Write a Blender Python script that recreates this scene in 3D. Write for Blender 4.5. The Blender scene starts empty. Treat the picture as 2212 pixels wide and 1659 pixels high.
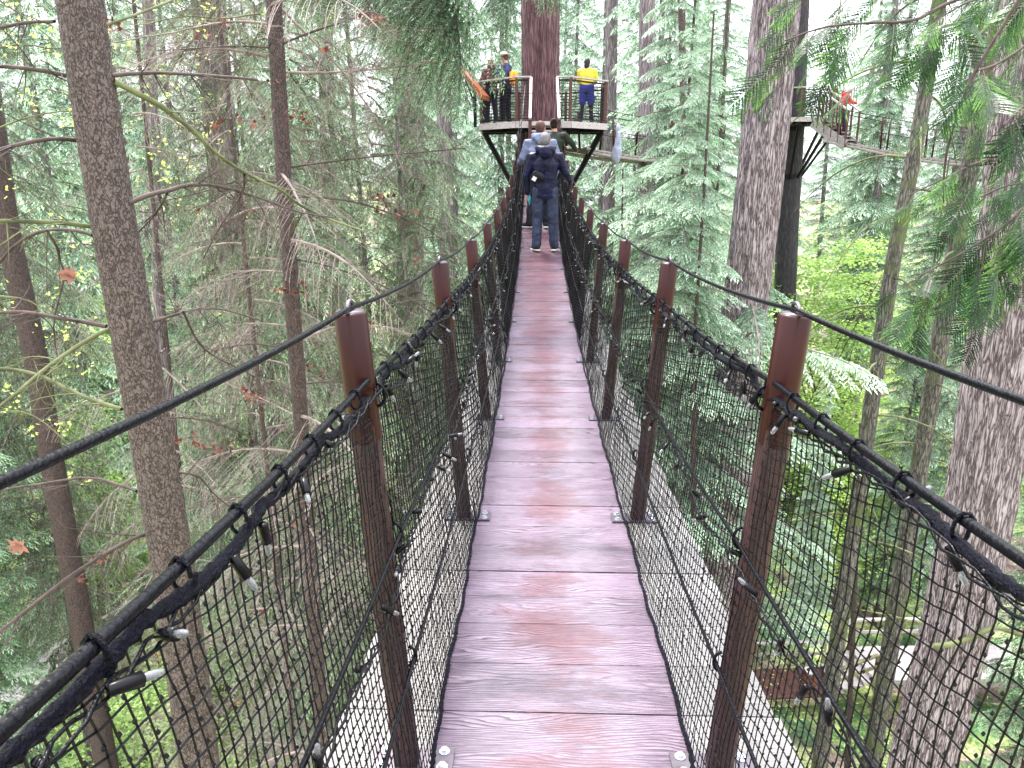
import bpy, math, random
import numpy as np
from mathutils import Vector, Matrix, noise as mnoise
R = math.radians
PI = math.pi
# ------------------------------------------------------------------ camera, sky, sun, exposure
CZ = 18.0                     # eye height above the forest floor datum
PITCH, YAW, F = R(15.0), 0.0305, 1671.0
CAMP = np.array([-0.075, 0.0, CZ])
HD = np.array([-math.sin(YAW), math.cos(YAW), 0.0])
RT = np.array([math.cos(YAW), math.sin(YAW), 0.0])
scene = bpy.context.scene
C = scene.collection
cam = bpy.data.cameras.new('camera')
camo = bpy.data.objects.new('camera', cam); C.objects.link(camo)
cam.sensor_width = 36.0; cam.lens = F / 2212.0 * 36.0
cam.clip_start = 0.05; cam.clip_end = 600
camo.location = CAMP
camo.rotation_euler = (PI / 2 - PITCH, 0, YAW)
scene.camera = camo
SUN_EL, SUN_AZ = R(62), R(-25)     # azimuth from +Y towards +X
world = bpy.data.worlds.new('World'); scene.world = world; world.use_nodes = True
wn, wl = world.node_tree.nodes, world.node_tree.links
wn.clear()
sky = wn.new('ShaderNodeTexSky'); sky.sky_type = 'NISHITA'; sky.sun_disc = False
sky.sun_elevation = SUN_EL; sky.sun_rotation = SUN_AZ; sky.air_density = 1.0; sky.dust_density = 4.0
wmix = wn.new('ShaderNodeMix'); wmix.data_type = 'RGBA'; wmix.inputs[0].default_value = 0.72
wmix.inputs[7].default_value = (12.6, 12.7, 13.6, 1)      # even cloud layer over the clear sky
wb = wn.new('ShaderNodeBackground'); wb.inputs[1].default_value = 0.11
wo = wn.new('ShaderNodeOutputWorld')
# overcast luminance: zenith about three times the horizon
wg = wn.new('ShaderNodeTexCoord'); ws = wn.new('ShaderNodeSeparateXYZ'); wl.new(wg.outputs['Generated'], ws.inputs[0])
wr = wn.new('ShaderNodeMapRange'); wr.inputs['From Min'].default_value = -0.05; wr.inputs['From Max'].default_value = 1.0
wr.inputs['To Min'].default_value = 0.30; wr.inputs['To Max'].default_value = 1.15; wl.new(ws.outputs[2], wr.inputs[0])
wm2 = wn.new('ShaderNodeMix'); wm2.data_type = 'RGBA'; wm2.blend_type = 'MULTIPLY'; wm2.inputs[0].default_value = 1
wl.new(sky.outputs[0], wmix.inputs[6]); wl.new(wmix.outputs[2], wm2.inputs[6]); wl.new(wr.outputs[0], wm2.inputs[7]); wl.new(wm2.outputs[2], wb.inputs[0]); wl.new(wb.outputs[0], wo.inputs[0])
sl = bpy.data.lights.new('sun', 'SUN'); sl.energy = 1.5; sl.angle = R(10); sl.color = (1.0, 0.96, 0.90)
so = bpy.data.objects.new('sun', sl); C.objects.link(so)
sdir = Vector((math.sin(SUN_AZ) * math.cos(SUN_EL), math.cos(SUN_AZ) * math.cos(SUN_EL), math.sin(SUN_EL)))
so.rotation_euler = (-sdir).to_track_quat('-Z', 'Y').to_euler(); so.location = (0, 0, 60)
scene.view_settings.view_transform = 'Standard'; scene.view_settings.look = 'None'
scene.view_settings.gamma = 1.0; scene.view_settings.exposure = 2.42
scene.cycles.max_bounces = 5; scene.cycles.diffuse_bounces = 3; scene.cycles.glossy_bounces = 2
scene.cycles.transmission_bounces = 3; scene.cycles.transparent_max_bounces = 8
scene.cycles.use_denoising = True
scene.render.use_persistent_data = False
random.seed(7)

# ------------------------------------------------------------------ helpers
def ray(px, py, d):
    """point of the world seen at photo position (px, py of 2212x1659) at horizontal distance d"""
    xp, yp = (px - 1106.0) / F, (py - 829.5) / F
    Z = d / (math.cos(PITCH) - yp * math.sin(PITCH))
    return CAMP + HD * d + RT * (xp * Z) - np.array([0, 0, 1.0]) * (Z * (math.sin(PITCH) + yp * math.cos(PITCH)))

def smooth_noise(x, y, z=0.0):
    return mnoise.noise(Vector((x, y, z)))

class MB:
    """collects vertices and faces, then links them as ONE mesh object"""
    def __init__(s): s.v = []; s.q = []; s.t = []; s.n = 0; s.qm = []; s.tm = []; s.qa = []; s.ta = []
    def add(s, v, q=None, t=None, mat=0, tint=0.5):
        v = np.asarray(v, dtype=np.float64).reshape(-1, 3); s.v.append(v)
        if q is not None and len(q):
            q = np.asarray(q, dtype=np.int64).reshape(-1, 4) + s.n; s.q.append(q)
            s.qm.append(np.full(len(q), mat, dtype=np.int32))
            s.qa.append(np.broadcast_to(np.asarray(tint, dtype=np.float32), (len(q),)).copy())
        if t is not None and len(t):
            t = np.asarray(t, dtype=np.int64).reshape(-1, 3) + s.n; s.t.append(t)
            s.tm.append(np.full(len(t), mat, dtype=np.int32))
            s.ta.append(np.broadcast_to(np.asarray(tint, dtype=np.float32), (len(t),)).copy())
        s.n += len(v)
    def merge(s, o, M=None, off=None, mat=None, dt=0.0):
        """append another MB with a 3x3 matrix and offset"""
        V = np.concatenate(o.v)
        if M is not None: V = V @ np.asarray(M).T
        if off is not None: V = V + np.asarray(off)
        base = s.n
        s.v.append(V); s.n += len(V)
        for a, b in zip(o.q, o.qm): s.q.append(a + base); s.qm.append(b if mat is None else np.full(len(b), mat, np.int32))
        for a in o.qa: s.qa.append(a + dt)
        for a, b in zip(o.t, o.tm): s.t.append(a + base); s.tm.append(b if mat is None else np.full(len(b), mat, np.int32))
        for a in o.ta: s.ta.append(a + dt)
    def flat(s):
        """collapse the lists to single arrays"""
        s.v = [np.concatenate(s.v)]
        if s.q: s.q = [np.concatenate(s.q)]; s.qm = [np.concatenate(s.qm)]; s.qa = [np.concatenate(s.qa)]
        if s.t: s.t = [np.concatenate(s.t)]; s.tm = [np.concatenate(s.tm)]; s.ta = [np.concatenate(s.ta)]
        return s
    def mesh(s, name, mats, smooth=False):
        s.flat()
        V = s.v[0]
        Q = s.q[0] if s.q else np.zeros((0, 4), np.int64); T = s.t[0] if s.t else np.zeros((0, 3), np.int64)
        me = bpy.data.meshes.new(name)
        me.vertices.add(len(V)); me.vertices.foreach_set('co', V.astype(np.float32).ravel())
        nl = len(Q) * 4 + len(T) * 3
        me.loops.add(nl); me.loops.foreach_set('vertex_index', np.concatenate([Q.ravel(), T.ravel()]).astype(np.int32))
        me.polygons.add(len(Q) + len(T))
        me.polygons.foreach_set('loop_start', np.concatenate([np.arange(len(Q)) * 4, len(Q) * 4 + np.arange(len(T)) * 3]).astype(np.int32))
        me.polygons.foreach_set('loop_total', np.concatenate([np.full(len(Q), 4), np.full(len(T), 3)]).astype(np.int32))
        mi = np.concatenate((s.qm if s.q else []) + (s.tm if s.t else []) or [np.zeros(0, np.int32)])
        me.polygons.foreach_set('material_index', mi.astype(np.int32))
        for m in (mats if isinstance(mats, (list, tuple)) else [mats]): me.materials.append(m)
        me.update(calc_edges=True)
        a = me.attributes.new('tint', 'FLOAT', 'FACE')
        a.data.foreach_set('value', np.concatenate((s.qa if s.q else []) + (s.ta if s.t else [])).astype(np.float32))
        me.polygons.foreach_set('use_smooth', np.full(len(me.polygons), bool(smooth)))
        return me
    def build(s, name, mats, parent=None, smooth=False, loc=None):
        o = bpy.data.objects.new(name, s.mesh(name, mats, smooth)); C.objects.link(o)
        if parent is not None: o.parent = parent
        if loc is not None: o.location = loc
        return o
    # ---- shapes
    def box(s, c, size, rz=0.0, mat=0, M=None, tint=0.5):
        h = np.array(size) / 2
        v = np.array([[x, y, z] for z in (-1, 1) for y in (-1, 1) for x in (-1, 1)]) * h
        if M is not None: v = v @ np.asarray(M).T
        elif rz: 
            ca, sa = math.cos(rz), math.sin(rz); v = v @ np.array([[ca, -sa, 0], [sa, ca, 0], [0, 0, 1]]).T
        s.add(v + np.array(c), [[0, 2, 3, 1], [4, 5, 7, 6], [0, 1, 5, 4], [2, 6, 7, 3], [0, 4, 6, 2], [1, 3, 7, 5]], mat=mat, tint=tint)
    def bar(s, a, b, w, h, up=(0, 0, 1), mat=0, tint=0.5):
        """square bar from a to b, w wide, h high"""
        a, b = np.array(a, float), np.array(b, float); t = b - a; L = np.linalg.norm(t); t /= L
        u = np.cross(t, np.array(up, float))
        if np.linalg.norm(u) < 1e-4: u = np.cross(t, [0, 1.0, 0])
        u /= np.linalg.norm(u); w2 = np.cross(u, t)
        s.box((a + b) / 2, (L, w, h), M=np.stack([t, u, w2], axis=1), mat=mat, tint=tint)
    def tube(s, pts, r, sides=6, mat=0, cap=True, tint=0.5, ell=None, ref=None):
        P = np.asarray(pts, float); n = len(P)
        r = np.broadcast_to(np.asarray(r, float), (n,))
        T = np.gradient(P, axis=0); T /= np.linalg.norm(T, axis=1)[:, None] + 1e-12
        if ref is None:
            m = np.abs(T.mean(axis=0)); ref = np.eye(3)[int(np.argmin(m))]
        ref = np.asarray(ref, float)
        U = ref[None, :] - (T @ ref)[:, None] * T; U /= np.linalg.norm(U, axis=1)[:, None] + 1e-12
        W = np.cross(T, U)
        a = np.arange(sides) / sides * 2 * PI
        e = np.ones(n) if ell is None else np.broadcast_to(np.asarray(ell, float), (n,))
        V = P[:, None, :] + (np.cos(a)[None, :, None] * U[:, None, :] + np.sin(a)[None, :, None] * W[:, None, :] * e[:, None, None]) * r[:, None, None]
        i = np.arange(n - 1)[:, None]; j = np.arange(sides)[None, :]; k = (j + 1) % sides
        Q = np.stack([i * sides + j, i * sides + k, (i + 1) * sides + k, (i + 1) * sides + j], axis=-1).reshape(-1, 4)
        V = V.reshape(-1, 3); Tt = []
        if cap:
            V = np.concatenate([V, P[:1], P[-1:]]); c0, c1 = n * sides, n * sides + 1
            for jj in range(sides):
                kk = (jj + 1) % sides
                Tt.append([c0, kk, jj]); Tt.append([c1, (n - 1) * sides + jj, (n - 1) * sides + kk])
        s.add(V, Q, Tt, mat=mat, tint=tint)
    def ball(s, c, r, seg=12, rings=8, mat=0, M=None, tint=0.5):
        r = np.broadcast_to(np.asarray(r, float), (3,))
        ph = np.linspace(0.02, PI - 0.02, rings + 1)
        a = np.arange(seg) / seg * 2 * PI
        V = np.stack([np.sin(ph)[:, None] * np.cos(a)[None, :], np.sin(ph)[:, None] * np.sin(a)[None, :], np.cos(ph)[:, None] + 0 * a[None, :]], axis=-1).reshape(-1, 3) * r
        V = np.concatenate([V, [[0, 0, r[2]]], [[0, 0, -r[2]]]])
        if M is not None: V = V @ np.asarray(M).T
        Q = [[i * seg + j, (i + 1) * seg + j, (i + 1) * seg + (j + 1) % seg, i * seg + (j + 1) % seg] for i in range(rings) for j in range(seg)]
        n = (rings + 1) * seg
        T = [[n, j, (j + 1) % seg] for j in range(seg)] + [[n + 1, rings * seg + (j + 1) % seg, rings * seg + j] for j in range(seg)]
        s.add(V + np.asarray(c), Q, T, mat=mat, tint=tint)
    def leaves(s, base, d, side, L, W, mat=0, tint=0.5, k=0.45):
        """one rhombic leaf per row"""
        n = len(base); L = np.broadcast_to(L, (n,))[:, None]; W = np.broadcast_to(W, (n,))[:, None]
        V = np.stack([base, base + d * L * k + side * W / 2, base + d * L, base + d * L * k - side * W / 2], axis=1).reshape(-1, 3)
        s.add(V, np.arange(n * 4).reshape(-1, 4), mat=mat, tint=tint)

def unit(v):
    v = np.asarray(v, float); return v / (np.linalg.norm(v, axis=-1, keepdims=True) + 1e-12)
def rotz(a):
    c, s_ = math.cos(a), math.sin(a); return np.array([[c, -s_, 0], [s_, c, 0], [0, 0, 1.0]])
def roty(a):
    c, s_ = math.cos(a), math.sin(a); return np.array([[c, 0, s_], [0, 1, 0], [-s_, 0, c]])
def rotx(a):
    c, s_ = math.cos(a), math.sin(a); return np.array([[1, 0, 0], [0, c, -s_], [0, s_, c]])
def tag(o, label=None, cat=None, group=None, kind=None):
    if label: o['label'] = label
    if cat: o['category'] = cat
    if group: o['group'] = group
    if kind: o['kind'] = kind
    return o
def thing(name, label, cat, loc=(0, 0, 0), rz=0.0, group=None):
    o = bpy.data.objects.new(name, None); C.objects.link(o); o.empty_display_size = 0.2
    o.location = loc; o.rotation_euler = (0, 0, rz)
    return tag(o, label, cat, group)

# ------------------------------------------------------------------ materials
def nmat(name):
    m = bpy.data.materials.new(name); m.use_nodes = True
    nt = m.node_tree; nt.nodes.clear()
    return m, nt.nodes, nt.links
def ramp(n, stops):
    r = n.new('ShaderNodeValToRGB'); e = r.color_ramp.elements
    while len(e) < len(stops): e.new(0.5)
    for k, (p, c) in enumerate(stops):
        e[k].position = p; e[k].color = (*c, 1) if len(c) == 3 else c
    return r
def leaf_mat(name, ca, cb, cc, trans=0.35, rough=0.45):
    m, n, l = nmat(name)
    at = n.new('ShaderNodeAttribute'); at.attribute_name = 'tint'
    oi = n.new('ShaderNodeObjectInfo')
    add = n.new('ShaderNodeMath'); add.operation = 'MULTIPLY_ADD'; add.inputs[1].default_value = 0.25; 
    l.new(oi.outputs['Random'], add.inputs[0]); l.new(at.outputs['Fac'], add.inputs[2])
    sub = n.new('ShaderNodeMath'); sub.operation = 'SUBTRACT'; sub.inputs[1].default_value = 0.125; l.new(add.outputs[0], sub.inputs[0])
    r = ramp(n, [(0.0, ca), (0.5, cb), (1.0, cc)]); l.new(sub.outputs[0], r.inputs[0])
    p = n.new('ShaderNodeBsdfPrincipled'); p.inputs['Roughness'].default_value = rough; p.inputs['Specular IOR Level'].default_value = 0.22
    l.new(r.outputs[0], p.inputs['Base Color'])
    t = n.new('ShaderNodeBsdfTranslucent'); l.new(r.outputs[0], t.inputs[0])
    mx = n.new('ShaderNodeMixShader'); mx.inputs[0].default_value = trans
    l.new(p.outputs[0], mx.inputs[1]); l.new(t.outputs[0], mx.inputs[2])
    o = n.new('ShaderNodeOutputMaterial'); l.new(mx.outputs[0], o.inputs[0])
    return m
def simple(name, col, rough=0.6, var=0.25, scale=8.0, metal=0.0, bump=0.0, bscale=60.0, coat=0.0, stretch=(1, 1, 1), spec=None):
    m, n, l = nmat(name)
    tc = n.new('ShaderNodeTexCoord'); mp = n.new('ShaderNodeMapping'); mp.inputs['Scale'].default_value = stretch
    l.new(tc.outputs['Object'], mp.inputs[0])
    no = n.new('ShaderNodeTexNoise'); no.inputs['Scale'].default_value = scale; no.inputs['Detail'].default_value = 6
    l.new(mp.outputs[0], no.inputs['Vector'])
    r = ramp(n, [(0.3, tuple(c * (1 - var) for c in col)), (0.7, tuple(min(1, c * (1 + var)) for c in col))])
    l.new(no.outputs[0], r.inputs[0])
    p = n.new('ShaderNodeBsdfPrincipled'); l.new(r.outputs[0], p.inputs['Base Color'])
    p.inputs['Roughness'].default_value = rough; p.inputs['Metallic'].default_value = metal
    p.inputs['Specular IOR Level'].default_value = spec if spec is not None else (0.16 if max(col) < 0.03 else 0.35)
    if coat: p.inputs['Coat Weight'].default_value = coat; p.inputs['Coat Roughness'].default_value = 0.2
    if bump:
        n2 = n.new('ShaderNodeTexNoise'); n2.inputs['Scale'].default_value = bscale; n2.inputs['Detail'].default_value = 4
        l.new(mp.outputs[0], n2.inputs['Vector'])
        b = n.new('ShaderNodeBump'); b.inputs['Strength'].default_value = bump; b.inputs['Distance'].default_value = 0.01
        l.new(n2.outputs[0], b.inputs['Height']); l.new(b.outputs[0], p.inputs['Normal'])
    o = n.new('ShaderNodeOutputMaterial'); l.new(p.outputs[0], o.inputs[0])
    return m
def bark_mat(name, dark, mid, light, scale=14.0, zs=0.22, moss=0.0, bump=0.8, dist=0.03, flaky=False):
    """furrowed bark: cracks from a stretched cell texture, coloured by their depth (fissures stay dark)"""
    m, n, l = nmat(name)
    tc = n.new('ShaderNodeTexCoord'); mp = n.new('ShaderNodeMapping'); mp.inputs['Scale'].default_value = (1, 1, zs)
    l.new(tc.outputs['Object'], mp.inputs[0])
    ns = n.new('ShaderNodeTexNoise'); ns.inputs['Scale'].default_value = scale * 0.6; ns.inputs['Detail'].default_value = 5
    l.new(mp.outputs[0], ns.inputs['Vector'])
    ad = n.new('ShaderNodeMix'); ad.data_type = 'VECTOR'; ad.inputs[0].default_value = 0.12 if flaky else 0.14
    l.new(mp.outputs[0], ad.inputs[4]); l.new(ns.outputs['Color'], ad.inputs[5])
    vo = n.new('ShaderNodeTexVoronoi'); vo.feature = 'DISTANCE_TO_EDGE'; vo.inputs['Scale'].default_value = scale
    l.new(ad.outputs[1], vo.inputs['Vector'])
    n2 = n.new('ShaderNodeTexNoise'); n2.inputs['Scale'].default_value = scale * 3.0; n2.inputs['Detail'].default_value = 8; n2.inputs['Roughness'].default_value = 0.7
    l.new(mp.outputs[0], n2.inputs['Vector'])
    mr = n.new('ShaderNodeMapRange'); mr.inputs['From Max'].default_value = 0.16 if flaky else 0.30
    l.new(vo.outputs['Distance'], mr.inputs[0])
    ma = n.new('ShaderNodeMath'); ma.operation = 'MULTIPLY'; l.new(mr.outputs[0], ma.inputs[0])
    m3 = n.new('ShaderNodeMapRange'); m3.inputs['From Min'].default_value = 0.25; m3.inputs['From Max'].default_value = 0.7
    l.new(n2.outputs[0], m3.inputs[0]); l.new(m3.outputs[0], ma.inputs[1])
    r = ramp(n, [(0.05, dark), (0.32, mid), (0.85, light)]); l.new(ma.outputs[0], r.inputs[0])
    col = r.outputs[0]
    if moss:
        n4 = n.new('ShaderNodeTexNoise'); n4.inputs['Scale'].default_value = 1.3; n4.inputs['Detail'].default_value = 7
        l.new(tc.outputs['Object'], n4.inputs['Vector'])
        r4 = ramp(n, [(0.62 - moss * 0.3, (0, 0, 0)), (0.72 - moss * 0.3, (1, 1, 1))]); l.new(n4.outputs[0], r4.inputs[0])
        mm = n.new('ShaderNodeMix'); mm.data_type = 'RGBA'; l.new(r4.outputs[0], mm.inputs[0]); l.new(col, mm.inputs[6])
        mm.inputs[7].default_value = (0.075, 0.095, 0.03, 1); col = mm.outputs[2]
    p = n.new('ShaderNodeBsdfPrincipled'); p.inputs['Roughness'].default_value = 0.75; l.new(col, p.inputs['Base Color'])
    b = n.new('ShaderNodeBump'); b.inputs['Strength'].default_value = bump; b.inputs['Distance'].default_value = dist
    l.new(ma.outputs[0], b.inputs['Height']); l.new(b.outputs[0], p.inputs['Normal'])
    o = n.new('ShaderNodeOutputMaterial'); l.new(p.outputs[0], o.inputs[0])
    return m
def deck_mat():
    """wet, worn reddish planks: grain runs across the bridge (x), each plank shifted by its own tint value"""
    m, n, l = nmat('wet_plank_wood')
    def mth(op, a=None, b=None, c=None):
        q = n.new('ShaderNodeMath'); q.operation = op
        for k, v in enumerate((a, b, c)):
            if v is None: continue
            if isinstance(v, (int, float)): q.inputs[k].default_value = v
            else: l.new(v, q.inputs[k])
        return q.outputs[0]
    def noi(vec, sc, det, rough=0.55, st=(1, 1, 1)):
        mp = n.new('ShaderNodeMapping'); mp.inputs['Scale'].default_value = st; l.new(vec, mp.inputs[0])
        q = n.new('ShaderNodeTexNoise'); q.inputs['Scale'].default_value = sc; q.inputs['Detail'].default_value = det; q.inputs['Roughness'].default_value = rough
        l.new(mp.outputs[0], q.inputs['Vector']); return q.outputs[0]
    def rng_(v, a, b, c, d):
        q = n.new('ShaderNodeMapRange'); l.new(v, q.inputs[0])
        for k, x in zip(('From Min', 'From Max', 'To Min', 'To Max'), (a, b, c, d)): q.inputs[k].default_value = x
        return q.outputs[0]
    def mixc(f, a, b, mode='MIX'):
        q = n.new('ShaderNodeMix'); q.data_type = 'RGBA'; q.blend_type = mode
        if isinstance(f, (int, float)): q.inputs[0].default_value = f
        else: l.new(f, q.inputs[0])
        for k, v in ((6, a), (7, b)):
            if isinstance(v, tuple): q.inputs[k].default_value = (*v, 1)
            else: l.new(v, q.inputs[k])
        return q.outputs[2]
    tc = n.new('ShaderNodeTexCoord'); at = n.new('ShaderNodeAttribute'); at.attribute_name = 'tint'
    O = tc.outputs['Object']; comb = n.new('ShaderNodeCombineXYZ'); off = mth('MULTIPLY', at.outputs['Fac'], 37.0)
    l.new(off, comb.inputs[0]); l.new(off, comb.inputs[2]); va = n.new('ShaderNodeVectorMath'); va.operation = 'ADD'; l.new(O, va.inputs[0]); l.new(comb.outputs[0], va.inputs[1]); V = va.outputs[0]
    so_ = n.new('ShaderNodeSeparateXYZ'); l.new(O, so_.inputs[0])
    warp = noi(V, 1.0, 2.5, 0.45, (1.7, 6.5, 1)); fine = noi(V, 1.0, 3, 0.6, (9, 60, 9))
    ph = mth('ADD', mth('MULTIPLY_ADD', so_.outputs[1], 105.0, mth('MULTIPLY', warp, 22.0)), mth('MULTIPLY', fine, 0.5))
    ring = mth('FRACT', ph)
    line = ramp(n, [(0.0, (0.85,) * 3), (0.12, (1,) * 3), (0.62, (0.80,) * 3), (0.86, (0.16,) * 3), (0.93, (0.0,) * 3), (1.0, (0.85,) * 3)]); l.new(ring, line.inputs[0])
    fib = rng_(noi(V, 1.0, 4, 0.65, (14, 330, 14)), 0.32, 0.60, 0.0, 1.0)
    vary = rng_(noi(V, 1.0, 2, 0.5, (1.3, 3.5, 1)), 0.35, 0.62, 0.25, 1.0)
    lv = mth('MULTIPLY_ADD', mth('SUBTRACT', line.outputs[0], 1.0), vary, 1.0)
    gr = mth('MULTIPLY', lv, mth('MULTIPLY_ADD', fib, 0.55, 0.45))
    g = ramp(n, [(0.0, (0.012, 0.006, 0.008)), (0.30, (0.050, 0.030, 0.038)), (0.66, (0.125, 0.090, 0.105)), (1.0, (0.235, 0.190, 0.220))]); l.new(gr, g.inputs[0])
    ab = mth('ABSOLUTE', so_.outputs[0])
    cen = rng_(ab, 0.03, 0.26, 0.11, -0.12); far = rng_(so_.outputs[1], 4.0, 10.0, 0.0, 0.20)
    pat = noi(O, 1.0, 9, 0.68, (3.0, 5.2, 1)); pat2 = noi(V, 1.0, 6, 0.7, (5.0, 30.0, 3))
    mask = mth('ADD', mth('ADD', pat, mth('MULTIPLY_ADD', pat2, 0.34, -0.17)), mth('ADD', cen, far))
    rs = ramp(n, [(0.53, (0, 0, 0)), (0.60, (0.55,) * 3), (0.72, (1, 1, 1))]); l.new(mask, rs.inputs[0])
    redc = mixc(1.0, g.outputs[0], (0.70, 0.34, 0.32), 'MULTIPLY'); c1 = mixc(rs.outputs[0], g.outputs[0], redc)
    dn = noi(O, 1.0, 9, 0.65, (2.2, 6.0, 1)); r6 = ramp(n, [(0.54, (1, 1, 1)), (0.66, (0.45, 0.42, 0.47))]); l.new(dn, r6.inputs[0]); c2 = mixc(1.0, c1, r6.outputs[0], 'MULTIPLY')
    pw = ramp(n, [(0.1, (0.09, 0.09, 0.07)), (0.8, (0.22, 0.22, 0.175))]); l.new(gr, pw.inputs[0]); c3 = mixc(rng_(ab, 0.325, 0.342, 0.0, 1.0), c2, pw.outputs[0])
    hs = n.new('ShaderNodeHueSaturation'); l.new(c3, hs.inputs['Color']); l.new(rng_(at.outputs['Fac'], 0, 1, 0.82, 1.14), hs.inputs['Value'])
    p = n.new('ShaderNodeBsdfPrincipled'); l.new(hs.outputs[0], p.inputs['Base Color']); l.new(rng_(pat, 0.35, 0.65, 0.30, 0.55), p.inputs['Roughness'])
    p.inputs['Specular IOR Level'].default_value = 0.4; p.inputs['Coat Weight'].default_value = 0.75; p.inputs['Coat Roughness'].default_value = 0.20; p.inputs['Coat Tint'].default_value = (0.90, 0.86, 1, 1)
    bp = n.new('ShaderNodeBump'); bp.inputs['Strength'].default_value = 0.5; bp.inputs['Distance'].default_value = 0.004; l.new(gr, bp.inputs['Height']); l.new(bp.outputs[0], p.inputs['Normal'])
    o = n.new('ShaderNodeOutputMaterial'); l.new(p.outputs[0], o.inputs[0])
    return m
def glassy(name):
    m, n, l = nmat(name)
    p = n.new('ShaderNodeBsdfPrincipled'); p.inputs['Base Color'].default_value = (0.30, 0.31, 0.33, 1); p.inputs['Roughness'].default_value = 0.1
    p.inputs['Transmission Weight'].default_value = 0.7
    o = n.new('ShaderNodeOutputMaterial'); l.new(p.outputs[0], o.inputs[0]); return m

M = {}
M['hemlock'] = leaf_mat('hemlock_needles', (0.012, 0.035, 0.018), (0.10, 0.20, 0.105), (0.40, 0.60, 0.36), 0.28)
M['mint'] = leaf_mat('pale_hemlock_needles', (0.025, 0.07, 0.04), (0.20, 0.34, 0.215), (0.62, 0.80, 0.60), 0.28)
M['fir'] = leaf_mat('fir_needles', (0.016, 0.038, 0.016), (0.10, 0.18, 0.08), (0.38, 0.52, 0.30), 0.28)
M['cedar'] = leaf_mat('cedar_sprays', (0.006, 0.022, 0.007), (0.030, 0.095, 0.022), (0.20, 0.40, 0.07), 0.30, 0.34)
M['maple'] = leaf_mat('spring_maple_leaves', (0.13, 0.24, 0.05), (0.32, 0.50, 0.13), (0.62, 0.78, 0.26), 0.5)
M['bud'] = leaf_mat('new_yellow_green_leaves', (0.34, 0.45, 0.08), (0.50, 0.60, 0.14), (0.70, 0.76, 0.26), 0.5)
M['dead'] = leaf_mat('dead_red_brown_leaves', (0.06, 0.014, 0.012), (0.15, 0.042, 0.033), (0.30, 0.15, 0.115), 0.35)
M['shrub'] = leaf_mat('undergrowth_leaves', (0.07, 0.15, 0.04), (0.30, 0.46, 0.14), (0.66, 0.82, 0.34), 0.4)
M['fern'] = leaf_mat('fern_fronds', (0.03, 0.09, 0.04), (0.10, 0.24, 0.10), (0.28, 0.48, 0.22), 0.4)
M['twig'] = simple('dead_twigs', (0.19, 0.15, 0.135), 0.8, 0.5, 6)
M['twig_dark'] = simple('dark_dead_branch_bark', (0.06, 0.042, 0.038), 0.8, 0.5, 9, bump=0.4, bscale=60)
M['moss_twig'] = simple('mossy_branch_bark', (0.10, 0.11, 0.05), 0.9, 0.6, 5, bump=0.6, bscale=40)
M['bark_spruce'] = bark_mat('flaky_spruce_bark', (0.020, 0.012, 0.011), (0.115, 0.080, 0.070), (0.27, 0.205, 0.185), 34, 0.55, 0, 1.0, 0.02, True)
M['bark_thin'] = bark_mat('dark_scaly_bark', (0.015, 0.009, 0.009), (0.065, 0.040, 0.036), (0.14, 0.095, 0.088), 40, 0.4, 0, 0.9, 0.012, True)
M['bark_fir'] = bark_mat('pale_furrowed_fir_bark', (0.05, 0.032, 0.036), (0.40, 0.32, 0.345), (0.78, 0.69, 0.73), 24, 0.10, 0, 1.0, 0.05)
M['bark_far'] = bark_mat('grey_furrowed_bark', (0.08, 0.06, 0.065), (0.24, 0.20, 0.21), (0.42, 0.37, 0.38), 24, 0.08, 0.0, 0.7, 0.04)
M['bark_red'] = bark_mat('reddish_furrowed_bark', (0.03, 0.010, 0.014), (0.17, 0.075, 0.082), (0.36, 0.20, 0.21), 26, 0.05, 0, 1.0, 0.04)
M['bark_moss'] = bark_mat('mossy_grey_bark', (0.02, 0.018, 0.016), (0.11, 0.10, 0.085), (0.24, 0.22, 0.18), 22, 0.16, 0.30, 0.7, 0.03)
M['bark_dark'] = bark_mat('near_black_bark', (0.008, 0.007, 0.01), (0.02, 0.016, 0.02), (0.05, 0.04, 0.045), 12, 0.2, 0, 0.7, 0.03)  # near-black throughout, from the cracks to the ridges
M['deck'] = deck_mat()
M['brown_steel'] = simple('red_brown_painted_pipe', (0.026, 0.0050, 0.0042), 0.32, 0.25, 5, bump=0.05, bscale=30, coat=0.10)
M['post_wood'] = simple('red_brown_stained_timber', (0.032, 0.013, 0.013), 0.5, 0.55, 1.0, bump=0.5, bscale=2.0, stretch=(90, 90, 3.0))
M['cable'] = simple('black_wet_cable', (0.0022, 0.0024, 0.004), 0.22, 0.3, 30, bump=0.25, bscale=160, spec=0.13)
M['rope'] = simple('navy_braided_rope', (0.0024, 0.0026, 0.0075), 0.5, 0.6, 160, bump=1.0, bscale=260, spec=0.12)
M['net'] = simple('black_knotted_net', (0.0025, 0.0025, 0.0035), 0.5, 0.2, 30)
M['socket'] = simple('black_bulb_socket', (0.002, 0.002, 0.003), 0.25, 0.1)
M['bulb'] = glassy('clear_bulb_tip')
M['plate'] = simple('dull_galvanised_steel', (0.12, 0.105, 0.12), 0.35, 0.3, 20, metal=0.7)
M['bolt'] = simple('bright_galvanised_bolt', (0.60, 0.62, 0.68), 0.25, 0.15, 20, metal=0.9)
M['pale_wood'] = simple('pale_weathered_boards', (0.36, 0.32, 0.315), 0.5, 0.28, 1.0, bump=0.3, bscale=3, stretch=(3, 28, 28))
M['grey_wood'] = simple('grey_weathered_boards', (0.24, 0.215, 0.20), 0.6, 0.3, 3.0, bump=0.3, bscale=20, stretch=(1, 5, 5))
M['moss_wood'] = simple('mossy_old_timber', (0.20, 0.19, 0.10), 0.8, 0.5, 3.0)
M['brown_wood'] = simple('red_brown_railing_timber', (0.07, 0.026, 0.022), 0.5, 0.3, 6.0)
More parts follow.
